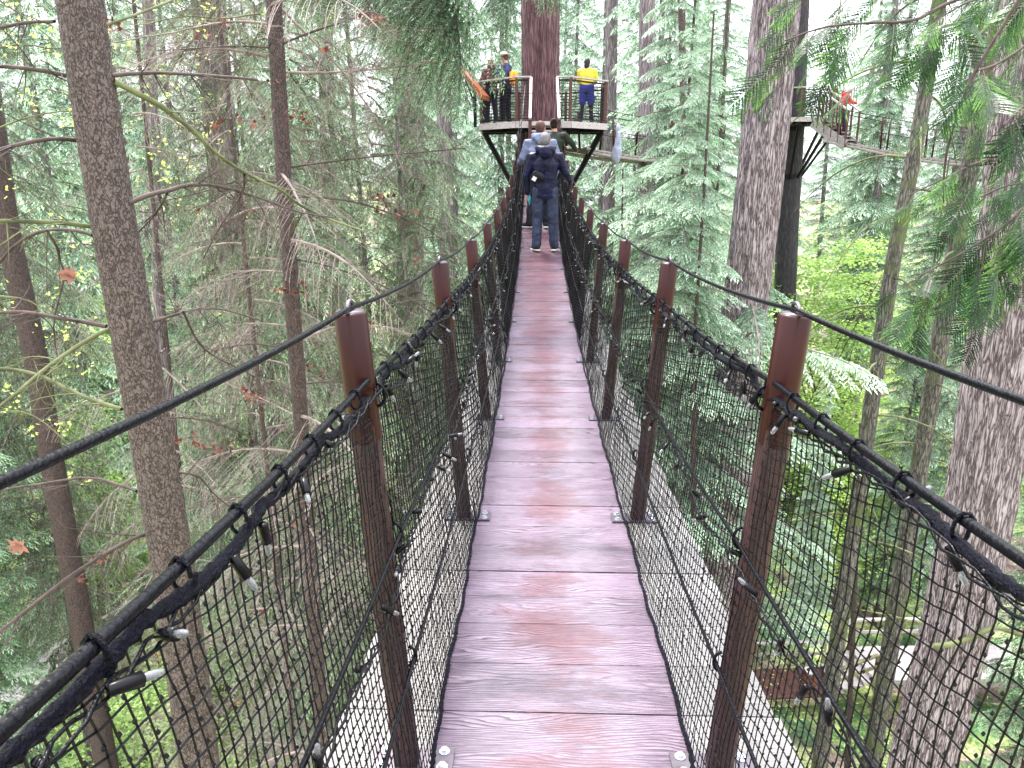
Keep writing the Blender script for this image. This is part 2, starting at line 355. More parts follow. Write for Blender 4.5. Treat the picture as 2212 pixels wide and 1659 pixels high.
M['orange_wood'] = simple('orange_brown_sign_board', (0.25, 0.07, 0.03), 0.45, 0.2, 4.0)
M['orange_log'] = simple('split_orange_log', (0.42, 0.20, 0.11), 0.8, 0.4, 6.0, bump=0.5, bscale=20)
M['black_steel'] = simple('black_painted_steel', (0.005, 0.004, 0.006), 0.4, 0.3, 9)
M['wire'] = simple('black_rail_wire', (0.010, 0.008, 0.010), 0.4, 0.2, 9)
M['skin'] = simple('skin', (0.34, 0.18, 0.14), 0.5, 0.08, 12)

# ------------------------------------------------------------------ terrain
def gh(x, y):
    r = math.hypot(x, y)
    z = 1.6 + 0.9 * smooth_noise(x * 0.06, y * 0.06, 3.1) + 0.35 * smooth_noise(x * 0.21, y * 0.21, 8.0) + 0.10 * smooth_noise(x * 0.9, y * 0.9, 1.0)
    if r > 34: z += (r - 34) * 0.10
    if x < -4: z += min(3.2, (-4 - x) * 0.16)
    return z
mb = MB(); NG = 230; ext = 130.0
gx = np.sign(np.linspace(-1, 1, NG)) * np.abs(np.linspace(-1, 1, NG)) ** 1.5 * ext
gy = gx + 20   # the sheet reaches 130 m each way
V = np.array([[x, y, gh(x, y)] for y in gy for x in gx])
i, j = np.meshgrid(np.arange(NG - 1), np.arange(NG - 1), indexing='ij')
Q = np.stack([i * NG + j, i * NG + j + 1, (i + 1) * NG + j + 1, (i + 1) * NG + j], axis=-1).reshape(-1, 4)
mb.add(V, Q)
gm, n, l = nmat('forest_floor')
tc = n.new('ShaderNodeTexCoord'); n1 = n.new('ShaderNodeTexNoise'); n1.inputs['Scale'].default_value = 0.22; n1.inputs['Detail'].default_value = 9; n1.inputs['Roughness'].default_value = 0.65
l.new(tc.outputs['Object'], n1.inputs['Vector'])
r1 = ramp(n, [(0.36, (0.10, 0.065, 0.05)), (0.47, (0.26, 0.19, 0.16)), (0.53, (0.32, 0.40, 0.14)), (0.70, (0.52, 0.66, 0.24))]); l.new(n1.outputs[0], r1.inputs[0])
n2 = n.new('ShaderNodeTexNoise'); n2.inputs['Scale'].default_value = 9; n2.inputs['Detail'].default_value = 8; l.new(tc.outputs['Object'], n2.inputs['Vector'])
r2 = ramp(n, [(0.3, (0.35, 0.33, 0.33)), (0.6, (1, 1, 1)), (0.72, (1.5, 1.4, 1.35))]); l.new(n2.outputs[0], r2.inputs[0])
mx = n.new('ShaderNodeMix'); mx.data_type = 'RGBA'; mx.blend_type = 'MULTIPLY'; mx.inputs[0].default_value = 1; l.new(r1.outputs[0], mx.inputs[6]); l.new(r2.outputs[0], mx.inputs[7])
p = n.new('ShaderNodeBsdfPrincipled'); p.inputs['Roughness'].default_value = 0.9; l.new(mx.outputs[2], p.inputs['Base Color'])
b = n.new('ShaderNodeBump'); b.inputs['Distance'].default_value = 0.08; l.new(n2.outputs[0], b.inputs['Height']); l.new(b.outputs[0], p.inputs['Normal'])
o = n.new('ShaderNodeOutputMaterial'); l.new(p.outputs[0], o.inputs[0])
tag(mb.build('ground', gm, smooth=True), 'brown and mossy green forest floor far below the bridge', 'ground', kind='structure')

# ------------------------------------------------------------------ suspension bridge (axis along +Y, x = 0)
_ty = np.array([-1.2, 0.0, 1.61, 3.2, 4.84, 6.40, 7.97, 9.60, 11.3, 12.6, 14.1, 15.7, 17.3, 18.6, 20.0])
_td = np.array([1.215, 1.315, 1.415, 1.475, 1.512, 1.499, 1.445, 1.365, 1.25, 1.12, 0.87, 0.58, 0.24, -0.06, -0.40])
def zdeck(y):
    """height of the deck's walking surface"""
    k = 0.5
    s_ = sum(np.interp(y + o_, _ty, _td) for o_ in (-0.9, -0.45, 0, 0.45, 0.9)) / 5
    return CZ - float(s_)
STEP = 1.57
ST = [1.61 + STEP * k for k in range(-1, 11)]      # post stations
Y0, Y1 = -1.1, 18.75
NETX, RAILX, TOPX, RAILH, TOPH, BASEX = 0.325, 0.435, 0.47, 0.985, 1.13, 0.385
bridge = thing('suspension_bridge', 'narrow plank suspension bridge with black net sides, leading ahead to the tree platform', 'bridge', (0, 0, 0))
rng = np.random.default_rng(3)
mb = MB(); y = Y0
while y < Y1:
    w = float(rng.choice([0.14, 0.235, 0.235, 0.19])); g = 0.004
    ym = y + w / 2; z = zdeck(ym); sl_ = math.atan2(zdeck(ym + 0.1) - zdeck(ym - 0.1), 0.2)
    e = 0.595 + rng.normal(0, 0.004)
    mb.box((0, ym, z - 0.019 + rng.normal(0, 0.0008)), (2 * e, w - g, 0.038), M=rotx(sl_), tint=float(rng.random()))
    y += w
deck = mb.build('deck', M['deck'], bridge)
# long edge beams and deck cables below
mb = MB()
for sx in (-1, 1):
    ys = np.linspace(Y0, Y1, 60)
    mb.tube([(sx * 0.50, yy, zdeck(yy) - 0.07) for yy in ys], 0.014, 6)
    mb.tube([(sx * 0.30, yy, zdeck(yy) - 0.07) for yy in ys], 0.014, 6)
mb.build('deck_cable', M['cable'], bridge, smooth=True)

def post_at(side, y):
    z = zdeck(y)
    base = np.array([side * BASEX, y, z]); top = np.array([side * TOPX, y + 0.012, z + TOPH])
    ax = unit(top - base)
    post = MB()
    hs = np.linspace(0.0, RAILH - 0.10, 26)
    # dressed timber body: rounded rectangle section, grooves along the grain
    ring = []
    nsd = 20
    for k in range(nsd):
        a = 2 * PI * (k + 0.5) / nsd
        cx, cy = math.cos(a), math.sin(a)
        rr = 0.031 / max(abs(cx), abs(cy)) if max(abs(cx), abs(cy)) > 0.80 else 0.0378
        rr *= 1 - (0.05 if k % 2 else 0.0)
        ring.append((cx * rr, cy * rr))
    V = np.array([base + ax * h + np.array([cx, cy, 0]) for h in hs for cx, cy in ring])
    ii, jj = np.meshgrid(np.arange(len(hs) - 1), np.arange(nsd), indexing='ij'); kk = (jj + 1) % nsd
    post.add(V, np.stack([ii * nsd + jj, ii * nsd + kk, (ii + 1) * nsd + kk, (ii + 1) * nsd + jj], -1).reshape(-1, 4))
    p = post.build('post', M['post_wood'], bridge)
    s_ = MB()
    a, b_ = base + ax * (RAILH - 0.14), top
    s_.tube([a, a + (b_ - a) * 0.02, a + (b_ - a) * 0.98, b_ - ax * 0.002, b_], [0.034, 0.0355, 0.0355, 0.0335, 0.031], 24)
    s_.build('sleeve', M['brown_steel'], p, smooth=True)
    l_ = MB()                                   # bent bar welded on the top, the top cable runs through it
    t = np.linspace(0, PI, 13)
    l_.tube([top + np.array([0, -math.cos(q) * 0.026, math.sin(q) ** 0.7 * 0.028 - 0.004]) for q in t], 0.0042, 8)
    l_.tube([top + np.array([0, 0, 0.0]), top + np.array([0, 0, 0.003])], [0.030, 0.030], 20)
    l_.build('cable_loop', M['plate'], p, smooth=True)
    for h in (RAILH - 0.035, 0.62, 0.30):        # clips for the rail and the two lower lines
        c_ = MB()
        q = base + ax * h + np.array([-side * 0.036, 0, 0])
        tt = np.linspace(-PI / 2, PI / 2, 9)
        c_.tube([q + np.array([-side * math.cos(v_) * 0.018, 0, math.sin(v_) * 0.026]) for v_ in tt], 0.004, 6)
        c_.build('cable_clip', M['cable'], p, smooth=True)
    pl = MB()
    pl.box((side * 0.37, y, z + 0.006), (0.20, 0.085, 0.006))
    for bx in (0.295, 0.445):
        for by in (-0.026, 0.026):
            pl.tube([(side * bx, y + by, z + 0.0085), (side * bx, y + by, z + 0.019)], 0.010, 6, mat=1)
            pl.tube([(side * bx, y + by, z + 0.0085), (side * bx, y + by, z + 0.012)], 0.014, 12, mat=1)
    pl.build('base_plate', [M['plate'], M['bolt']], p)
    return top
for y in ST:
    for sd in (-1, 1): post_at(sd, y)

def rail_pt(side, y, off=0.0, x=None):
    """handrail line: straight between posts with a little sag"""
    k = (y - ST[0]) / STEP; fr = k - math.floor(k)
    sag = 0.016 * 4 * fr * (1 - fr)
    ya, yb = ST[0] + math.floor(k) * STEP, ST[0] + (math.floor(k) + 1) * STEP
    z = zdeck(ya) * (1 - fr) + zdeck(yb) * fr
    return np.array([side * (x if x else RAILX), y, z + RAILH + off - sag])
ys = np.arange(Y0, Y1 + 0.4, 0.06)
for sd in (-1, 1):
    # top cable through the loops
    mb = MB()
    pts = []
    for y in ys:
        k = (y - ST[0]) / STEP; fr = k - math.floor(k); ya = ST[0] + math.floor(k) * STEP; yb = ya + STEP
        z = zdeck(ya) * (1 - fr) + zdeck(yb) * fr
        pts.append((sd * TOPX, y, z + TOPH + 0.010 - 0.02 * 4 * fr * (1 - fr)))
    mb.tube(pts, 0.0058, 8); mb.build('top_cable', M['cable'], bridge, smooth=True)
    mb = MB(); mb.tube([rail_pt(sd, y) for y in ys], 0.0072, 8); mb.build('handrail_cable', M['cable'], bridge, smooth=True)
    mb = MB()
    for h, xx in ((0.62, BASEX + 0.05 - 0.055), (0.30, BASEX + 0.028 - 0.055)):
        mb.tube([rail_pt(sd, y, h - RAILH, xx) for y in ys], 0.0048, 6)
    mb.build('side_cable', M['cable'], bridge, smooth=True)
    # thick border rope laced to the rail, hanging in short scallops, and the rope along the foot of the net
    mb = MB(); r_ = np.random.default_rng(5 + sd)
    yy = np.arange(Y0, Y1 + 0.3, 0.012); ph = np.cumsum(r_.normal(0, 0.02, len(yy)))
    pts = []
    for k, y in enumerate(yy):
        fr = (y / 0.31) % 1.0
        sc = 0.016 * math.sin(PI * fr) ** 0.6 * (1 + 0.7 * math.sin(y * 2.1 + sd))
        if abs(((y - ST[0]) / STEP + 0.5) % 1 - 0.5) * STEP < 0.16: sc += 0.020
        q = rail_pt(sd, y, -0.0155 - max(sc, 0) * 0.8); q[0] -= sd * (0.006 * math.sin(y * 9 + ph[k] * 6))
        pts.append(q)
    pts = np.array(pts)
    lump = 0.0085 + 0.0018 * np.sin(yy * 2 * PI / 0.026) + r_.normal(0, 0.0006, len(yy))
    mb.tube(pts, lump, 7)
    # lacing turns round rail and rope
    for y in np.arange(Y0 + 0.1, Y1, 0.155):
        c_ = rail_pt(sd, y, -0.011); a = np.linspace(0, 2 * PI, 11)
        mb.tube([c_ + np.array([math.cos(q) * 0.012, (q - PI) * 0.0018, math.sin(q) * 0.022]) for q in a], 0.0028, 5)
    foot = []
    for k, y in enumerate(yy):
        foot.append((sd * (NETX + 0.004 * math.sin(y * 7) + 0.002 * math.sin(y * 31)), y, zdeck(y) + 0.010 + 0.002 * math.sin(y * 23)))
    mb.tube(foot, 0.0062 + 0.0016 * np.sin(yy * 2 * PI / 0.03) + r_.normal(0, 0.0007, len(yy)), 6)
    mb.build('border_rope', M['rope'], bridge, smooth=True)
    # the knotted net
    mb = MB(); r_ = np.random.default_rng(11 + sd)
    def netp(y, t):
        """t = 0 at the foot, 1 at the rail"""
        b0 = np.array([sd * (NETX + 0.004), y, zdeck(y) + 0.014]); b1 = rail_pt(sd, y, -0.03)
        k = ((y - ST[0]) / STEP) % 1.0
        wob = 0.006 * math.sin(y * 5 + t * 7) + 0.012 * math.sin(PI * t) * math.sin(2 * PI * k)
        p_ = b0 * (1 - t) + b1 * t
        p_[0] -= sd * (0.012 * math.sin(PI * t) + wob * 0.5 - 0.018 * math.sin(PI * t))
        p_[1] += 0.010 * math.sin(t * 9 + y * 3.0) + 0.006 * math.sin(t * 23 + y * 11)
        return p_
    SP = 0.0255; SV = 0.030
    for k, y in enumerate(np.arange(Y0, Y1, SP)):
        far_ = y > 7
        ts = np.linspace(0, 1, 7 if far_ else 18)
        jit = r_.normal(0, 0.0016 if not far_ else 0, (len(ts), 3)); jit[0] = jit[-1] = 0
        mb.tube(np.array([netp(y - 0.05 * (1 - t), t) for t in ts]) + jit, 0.00145, 3, cap=False)
    H = RAILH; slope = 0.17
    for y in np.arange(Y0 - round(H / SV) * SV / slope, Y1, SV / slope):
        pts = []
        n_ = int(H / slope / (0.045 if y < 7 else 0.14))
        for k in range(n_ + 1):
            t = 1 - k / n_; yy_ = y + (1 - t) * H / slope
            if Y0 <= yy_ <= Y1:
                q = netp(yy_, t); q[2] += 0.003 * math.sin(yy_ * 90) if y < 7 else 0
                pts.append(q)
        if len(pts) > 2: mb.tube(pts, 0.00145, 3, cap=False)
    # knots, near part of the net only
    Kp = []
    for y in np.arange(Y0, 4.0, SP):
        for h in np.arange(0.035, H + 0.02, SV):
            # where the slanting family crosses this upright strand
            t = h / H - (((y - Y0) / (SV / slope)) % 1.0) * SV / H
            if 0.03 < t < 0.97: Kp.append(netp(y - 0.05 * (1 - t), t))
    Kp = np.array(Kp); oc = np.array([[1, 0, 0], [-1, 0, 0], [0, 1, 0], [0, -1, 0], [0, 0, 1.3], [0, 0, -1.3]]) * 0.0030
    fc = np.array([[0, 2, 4], [2, 1, 4], [1, 3, 4], [3, 0, 4], [2, 0, 5], [1, 2, 5], [3, 1, 5], [0, 3, 5]])
    mb.add((Kp[:, None, :] + oc[None]).reshape(-1, 3), None, (fc[None] + (np.arange(len(Kp)) * 6)[:, None, None]).reshape(-1, 3))
    mb.build('side_net', M['net'], bridge)

# strings of little lights wound along the rails and the middle lines
bm_ = MB()
bm_.tube([(0, 0, 0), (0.002, 0, 0), (0.026, 0, 0), (0.027, 0, 0)], [0.0045, 0.0055, 0.0062, 0.0045], 8, mat=0)
bm_.tube([(0.026, 0, 0), (0.034, 0, 0), (0.041, 0, 0), (0.043, 0, 0)], [0.0035, 0.0038, 0.0030, 0.0010], 7, mat=1)
bulb_me = bm_.mesh('bulb', [M['socket'], M['bulb']], True)
def string_lights(label, pathf, ya, yb, gap, seed, amp=0.010):
    r_ = np.random.default_rng(seed); t = thing('string_lights', label, 'string lights', tuple(pathf((ya + yb) / 2)), group='light strings along the bridge')
    org = np.array(pathf((ya + yb) / 2))
    mb = MB(); yy = np.arange(ya, yb, 0.02 if yb < 12 else 0.03)
    for ph in (0, PI):
        pts = []
        for y in yy:
            q = np.array(pathf(y)); dr = 0.012 * max(0, math.sin(y * 3.3 + seed)) + 0.006 * math.sin(y * 11)
            q += np.array([math.cos(y * 45 + ph) * 0.006 + amp * math.sin(y * 4 + seed), 0, math.sin(y * 45 + ph) * 0.006 - 0.010 - dr * 1.6])
            pts.append(q)
        mb.tube(np.array(pts) - org, 0.0024, 4)
    mb.build('wire', M['cable'], t, smooth=True)
    y = ya + 0.05; k = 0
    while y < yb and k < 100:
        b_ = bpy.data.objects.new('bulb', bulb_me); C.objects.link(b_); b_.parent = t
        q = np.array(pathf(y)) + np.array([0, 0, -0.012]) - org
        b_.location = q
        d = Vector((r_.normal(0, 0.8), r_.normal(0, 0.7), r_.normal(-0.35, 0.7))).normalized()
        b_.rotation_euler = d.to_track_quat('X', 'Z').to_euler()
        b_.scale = (1.15,) * 3
        y += gap * r_.uniform(0.5, 1.5) * (1 + 0.09 * max(0, y - 3)); k += 1
    return t
string_lights('black light string wound along the left top rail', lambda y: rail_pt(-1, y, -0.02, RAILX - 0.014), Y0, 17.5, 0.13, 1)
string_lights('black light string wound along the right top rail', lambda y: rail_pt(1, y, -0.02, RAILX - 0.014), Y0, 17.5, 0.13, 2)
string_lights('light string drooping along the middle cable of the left net', lambda y: rail_pt(-1, y, 0.62 - RAILH - 0.02 * math.sin(y * 2.5) ** 2, BASEX - 0.02), Y0, 16, 0.17, 3, 0.014)
string_lights('light string drooping along the middle cable of the right net', lambda y: rail_pt(1, y, 0.62 - RAILH - 0.02 * math.sin(y * 2.5) ** 2, BASEX - 0.02), Y0, 16, 0.17, 4, 0.014)
# anything appended below by later sections
def pz(px, py, z):
    """point at height z seen at photo position (px, py)"""
    yp = (py - 829.5) / F; fac = math.sin(PITCH) + yp * math.cos(PITCH)
    Z = (CZ - z) / fac
    return CAMP + HD * Z * (math.cos(PITCH) - yp * math.sin(PITCH)) + RT * Z * (px - 1106.0) / F - np.array([0, 0, CZ - z])

# ------------------------------------------------------------------ tree platforms
def ring_platform(name, label, c, gap_face, stub, brace_n=8, rot=0.0, trunk_r=0.5, gap_off=0.0):
    """octagonal deck round a trunk; c = centre of the floor"""
    t = thing(name, label, 'platform', c, rot)
    ap = 1.70; cr = ap / math.cos(PI / 8)
    vv = [np.array([cr * math.cos(PI / 8 + k * PI / 4), cr * math.sin(PI / 8 + k * PI / 4), 0]) for k in range(8)]
    mb = MB(); inner = trunk_r + 0.05
    for k in range(8):                       # boards of each wedge, parallel to its outer edge
        a, b = vv[k], vv[(k + 1) % 8]; nrm = unit((a + b) / 2)
        nb = 8
        for q in range(nb):
            f0 = inner / ap + (1 - inner / ap) * q / nb; f1 = inner / ap + (1 - inner / ap) * (q + 1) / nb - 0.006
            P = [a * f0, b * f0, b * f1, a * f1]; z0, z1 = -0.04, 0.0
            V = [p_ + np.array([0, 0, z1]) for p_ in P] + [p_ + np.array([0, 0, z0]) for p_ in P]
            mb.add(V, [[0, 1, 2, 3], [7, 6, 5, 4], [3, 2, 6, 7], [1, 0, 4, 5], [0, 3, 7, 4], [2, 1, 5, 6]], tint=random.random())
    mb.build('floor', M['pale_wood'], t)
    mb = MB()
    for k in range(8):
        a, b = vv[k] * 1.012, vv[(k + 1) % 8] * 1.012
        mb.bar(a + [0, 0, -0.085], b + [0, 0, -0.085], 0.045, 0.16)
    mb.build('fascia', M['pale_wood'], t)
    mb = MB()
    for k in range(8):
        mb.bar(vv[k] * 0.30 + [0, 0, -0.13], vv[k] * 0.97 + [0, 0, -0.13], 0.07, 0.17)
        a, b = vv[k] * 0.62, vv[(k + 1) % 8] * 0.62; mb.bar(a + [0, 0, -0.14], b + [0, 0, -0.14], 0.06, 0.13)
    mb.build('beam', M['black_steel'], t)
    for k in range(8):
        b_ = MB(); b_.bar(vv[k] * 0.95 + [0, 0, -0.22], unit(vv[k]) * (trunk_r + 0.04) + [0, 0, -2.25], 0.09, 0.09)
        b_.build('brace', M['black_steel'], t)
    for zz in (-0.35, -2.2):
        mb = MB(); mb.tube([(0, 0, zz - 0.09), (0, 0, zz + 0.09)], trunk_r + 0.05, 20); mb.build('collar', M['black_steel'], t)
    for k in range(8):
        p_ = MB(); a = vv[k] * 0.985
        p_.bar(a + [0, 0, -0.12], a + [0, 0, 1.04], 0.075, 0.075); p_.build('post', M['brown_wood'], t)
    def panel(a, b, end_posts=False):
        r_ = MB(); u = unit(b - a)
        r_.bar(a - u * 0.04 + [0, 0, 1.075], b + u * 0.04 + [0, 0, 1.075], 0.11, 0.035); r_.build('top_rail', M['pale_wood'], t)
        w = MB(); L = np.linalg.norm(b - a)
        for zz in np.linspace(0.07, 0.98, 13): w.bar(a + [0, 0, zz], b + [0, 0, zz], 0.013, 0.013)
        for s_ in np.linspace(0.04, L - 0.04, max(2, int(L / 0.075))):
            w.bar(a + u * s_ + [0, 0, 0.06], a + u * s_ + [0, 0, 0.99], 0.008, 0.008)
        for zz in (0.06, 1.0): w.bar(a + [0, 0, zz], b + [0, 0, zz], 0.03, 0.03)
        w.build('wire_panel', M['wire'], t)
        if end_posts is not False:
            p_ = MB(); q = b if end_posts else a
            p_.bar(q + [0, 0, -0.1], q + [0, 0, 1.06], 0.06, 0.06); p_.build('post', M['brown_wood'], t)
    for k in range(8):
        a, b = vv[k] * 0.985, vv[(k + 1) % 8] * 0.985; u = unit(b - a); L = np.linalg.norm(b - a)
        if k == gap_face:
            panel(a, a + u * (stub + gap_off), True); panel(b - u * (stub - gap_off), b, False)
        else: panel(a, b)
    return t
FL = CZ + 1.385
PCX, PCY = 0.09, 22.75
ring_platform('tree_platform', 'octagonal wooden platform with mesh railing round the reddish trunk at the end of the bridge', (PCX, PCY, FL), 5, 0.33)
# stairs up from the bridge to the platform
st = thing('stair', 'short wooden stair with pale handrails rising from the bridge to the platform', 'stairs', (0.10, 18.7, CZ))
za, zb, ya, yb = 0.08, 1.385, 0.0, 21.02 - 18.7
mb = MB(); nst = 7
for k in range(nst):
    f = (k + 0.5) / nst; mb.box((0, ya + (yb - ya) * f, za + (zb - za) * (k + 1) / (nst + 0.6)), (0.66, 0.30, 0.04), tint=random.random())
mb.build('tread', M['pale_wood'], st)
for sx in (-1, 1):
    mb = MB(); mb.bar((sx * 0.355, ya - 0.1, za - 0.12), (sx * 0.355, yb, zb - 0.12), 0.04, 0.24); mb.build('stringer', M['pale_wood'], st)
    mb = MB(); mb.bar((sx * 0.33, ya - 0.15, za + 1.20), (sx * 0.33, yb + 0.02, zb + 1.05), 0.06, 0.04); mb.build('handrail', M['pale_wood'], st)
    for yy in (ya, yb * 0.55):
        mb = MB(); z_ = za + (zb - za) * yy / yb; mb.bar((sx * 0.335, yy, z_ - 0.5), (sx * 0.335, yy, z_ + 1.17), 0.07, 0.07); mb.build('post', M['brown_wood'], st)
# the bridge's top cables run on to the platform
for sd in (-1, 1):
    mb = MB(); e0 = np.array([sd * TOPX, 18.9, zdeck(18.9) + TOPH]); e1 = np.array([PCX + sd * 0.46, 21.0, FL + 1.0])
    mb.tube([e0 * (1 - f) + e1 * f - np.array([0, 0, 0.22 * 4 * f * (1 - f)]) for f in np.linspace(0, 1, 12)], 0.009, 6)
    mb.tube([e0 * (1 - f) + e1 * f - np.array([0, 0, 0.30 * 4 * f * (1 - f) + 0.12 * (1 - f)]) for f in np.linspace(0, 1, 12)], 0.009, 6)
    mb.build('top_cable', M['cable'], bridge, smooth=True)

# tilted reading board on the platform's left corner, seen from behind and below
sg = thing('reading_board', 'tilted orange-brown wooden reading board on the left corner of the near platform railing', 'sign board', (-1.72, 21.45, FL + 0.98), R(-12))
Ms = roty(R(48)) 
mb = MB(); mb.box((0, 0, 0.02), (0.98, 0.62, 0.03), M=Ms); mb.build('board', M['orange_wood'], sg)
mb = MB()
for a, b in (((-.49, -.31), (.49, -.31)), ((-.49, .31), (.49, .31)), ((-.49, -.31), (-.49, .31)), ((.49, -.31), (.49, .31))):
    mb.bar(Ms @ np.array([*a, -0.03]), Ms @ np.array([*b, -0.03]), 0.05, 0.10)
mb.build('frame', M['orange_wood'], sg)
mb = MB(); mb.bar((0.02, 0, -1.1), (0.02, 0, -0.05), 0.07, 0.07); mb.bar((0.02, 0, -0.55), (-0.28, 0, 0.22), 0.04, 0.04); mb.build('bracket', M['black_steel'], sg)

# second platform further off on the right
P2 = ray(1714, 254, 32.9); P2[2] = CZ + 2.2
ring_platform('tree_platform', 'more distant platform with dark railing, on the right behind the pale fir trunk', tuple(P2), 6, 0.25, rot=R(12), trunk_r=0.42)
# grey sack-like cover hanging under the near platform's right corner
mb = MB()
hs = np.linspace(0, 1, 9); pr = [0.03, 0.07, 0.06, 0.08, 0.09, 0.13, 0.14, 0.11, 0.05]
mb.tube([(0.02 * math.sin(h * 5), 0.02 * math.cos(h * 7), -h * 1.05) for h in hs], pr, 12)
o = mb.build('hanging_bag', simple('grey_blue_tarpaulin', (0.26, 0.28, 0.37), 0.4, 0.35, 7, bump=0.6, bscale=12), smooth=True, loc=(PCX + 1.98, 21.6, FL - 0.02))
tag(o, 'pale grey-blue cloth bag hanging beside the right end of the near platform', 'bag')

# ------------------------------------------------------------------ the two other suspension bridges
def far_bridge(label, P, hw=0.36, sd_step=1.57):
    P = np.array(P); t = thing('suspension_bridge', label, 'bridge', tuple(P[0]))
    seg = np.linalg.norm(np.diff(P, axis=0), axis=1); s_ = np.concatenate([[0], np.cumsum(seg)]); L = s_[-1]
    def at(s0):
        # smooth curve through the points
        f = np.clip(s0, 0, L); q = sum(np.array([np.interp(np.clip(f + o_, 0, L), s_, P[:, k]) for k in range(3)]) for o_ in (-1.2, -.6, 0, .6, 1.2)) / 5
        return q - P[0]
    def sidev(s0):
        d = at(s0 + 0.2) - at(s0 - 0.2); d[2] = 0; d = unit(d); return np.array([d[1], -d[0], 0]), d
    mb = MB()
    for s0 in np.arange(0.1, L - 0.1, 0.235):
        sv, d = sidev(s0); p0 = at(s0); mb.bar(p0 - sv * hw * 1.5, p0 + sv * hw * 1.5, 0.22, 0.05, tint=random.random())
    mb.build('deck', M['grey_wood'], t)
    mb = MB()
    for e in (-1, 1):
        mb.tube([at(q) + sidev(q)[0] * e * hw * 1.45 + [0, 0, -0.09] for q in np.arange(0, L, 0.5)], 0.05, 6)
    mb.build('edge_beam', M['grey_wood'], t)
    for s0 in np.arange(0.9, L, sd_step):
        sv, d = sidev(s0)
        for e in (-1, 1):
            p_ = MB(); b_ = at(s0) + sv * e * hw * 1.15; p_.tube([b_, b_ + sv * e * 0.11 + [0, 0, TOPH]], 0.035, 8); p_.build('post', M['brown_steel'], t, smooth=True)
    for e in (-1, 1):
        mb = MB(); qs = np.arange(0, L, 0.4)
        for h, x in ((TOPH, 0.11), (RAILH, 0.09), (0.6, 0.05)):
            mb.tube([at(q) + sidev(q)[0] * e * (hw * 1.15 + x) + [0, 0, h] for q in qs], 0.010, 5)
        mb.build('handrail_cable', M['cable'], t, smooth=True)
        mb = MB()
        for q in np.arange(0, L, 0.07):
            sv, d = sidev(q); b_ = at(q)
            mb.tube([b_ + sv * e * hw, b_ + sv * e * (hw * 1.15 + 0.09) + [0, 0, RAILH]], 0.0022, 3, cap=False)
        for h in np.arange(0.1, RAILH, 0.09):
            mb.tube([at(q) + sidev(q)[0] * e * (hw + (hw * .15 + 0.09) * h / RAILH) + [0, 0, h] for q in qs], 0.00145, 3, cap=False)
        mb.build('side_net', M['net'], t)
    return t
far_bridge('far suspension bridge running right and down from the more distant platform', [ray(1765, 296, 31.0), ray(1850, 313, 30.2), ray(1946, 334, 29.2), ray(2040, 349, 28.2), ray(2160, 356, 27), ray(2320, 345, 25.5)])
far_bridge('sagging suspension bridge slung between the two platforms', [ray(1222, 318, 23.0), ray(1300, 334, 23.9), ray(1395, 344, 25.2), ray(1470, 341, 26.5), ray(1545, 329, 28), ray(1640, 300, 30.2)])
# stair from the far platform to its bridge
a0, a1 = ray(1768, 258, 31.2), ray(1838, 307, 30.0)
st = thing('stair', 'sloping stair with pale rails at the right of the distant platform', 'stairs', tuple(a0))
d = a1 - a0; hv = unit(np.array([d[0], d[1], 0])); sv = np.array([hv[1], -hv[0], 0])
for e in (-1, 1):
    mb = MB(); mb.bar(sv * e * 0.36 + [0, 0, -0.12], d + sv * e * 0.36 + [0, 0, -0.12], 0.05, 0.36); mb.build('stringer', M['grey_wood'], st)
    mb = MB(); mb.bar(sv * e * 0.36 + [0, 0, 1.15], d + sv * e * 0.36 + [0, 0, 1.1], 0.10, 0.05); mb.build('handrail', M['pale_wood'], st)
    for f in np.linspace(0.15, 1, 5):
        mb = MB(); mb.bar(d * f + sv * e * 0.36 + [0, 0, -0.2], d * f + sv * e * 0.36 + [0, 0, 1.1], 0.06, 0.06); mb.build('baluster', M['brown_wood'], st)
mb = MB()
for k in range(6):
    f = (k + 0.5) / 6; c_ = d * f; mb.bar(c_ - sv * 0.33, c_ + sv * 0.33, 0.26, 0.04)
mb.build('tread', M['grey_wood'], st)

# ------------------------------------------------------------------ boardwalks on the forest floor
def plank_quad(t, A, B, Cc, D, name='deck', mat='pale_wood', pw=0.20):
    """boards laid from edge AB to edge DC"""
    mb = MB(); L = np.linalg.norm(B - A); n_ = max(2, int(L / pw))
    for k in range(n_):
        f0, f1 = k / n_, (k + 1) / n_ - 0.02 / n_ * 1
        P = [A + (B - A) * f0, A + (B - A) * f1, D + (Cc - D) * f1, D + (Cc - D) * f0]
        V = P + [p_ - np.array([0, 0, 0.05]) for p_ in P]
        mb.add(V, [[0, 1, 2, 3], [7, 6, 5, 4], [1, 0, 4, 5], [2, 1, 5, 6], [3, 2, 6, 7], [0, 3, 7, 4]], tint=random.random())
    mb.build(name, M[mat], t)
def rail_line(t, A, B, n_, h=1.0, mat='pale_wood', pm='brown_wood'):
    mb = MB(); mb.bar(A + [0, 0, h], B + [0, 0, h], 0.14, 0.05); mb.build('top_rail', M[mat], t)
    mb = MB(); mb.bar(A + [0, 0, h * 0.55], B + [0, 0, h * 0.55], 0.04, 0.10); mb.build('middle_rail', M[mat], t)
    for k in range(n_):
        q = A + (B - A) * (k / max(1, n_ - 1)); mb = MB(); mb.bar(q + [0, 0, -0.35], q + [0, 0, h - 0.02], 0.10, 0.10); mb.build('post', M[pm], t)
bw = thing('boardwalk', 'pale boardwalk with timber rails and steps on the forest floor at lower right', 'boardwalk')
zb_ = 3.0
A, D = pz(1834, 1397, zb_), pz(1890, 1470, zb_); B, Cc = pz(2420, 1388, zb_), pz(2440, 1462, zb_)
plank_quad(bw, A, B, Cc, D, pw=0.24)
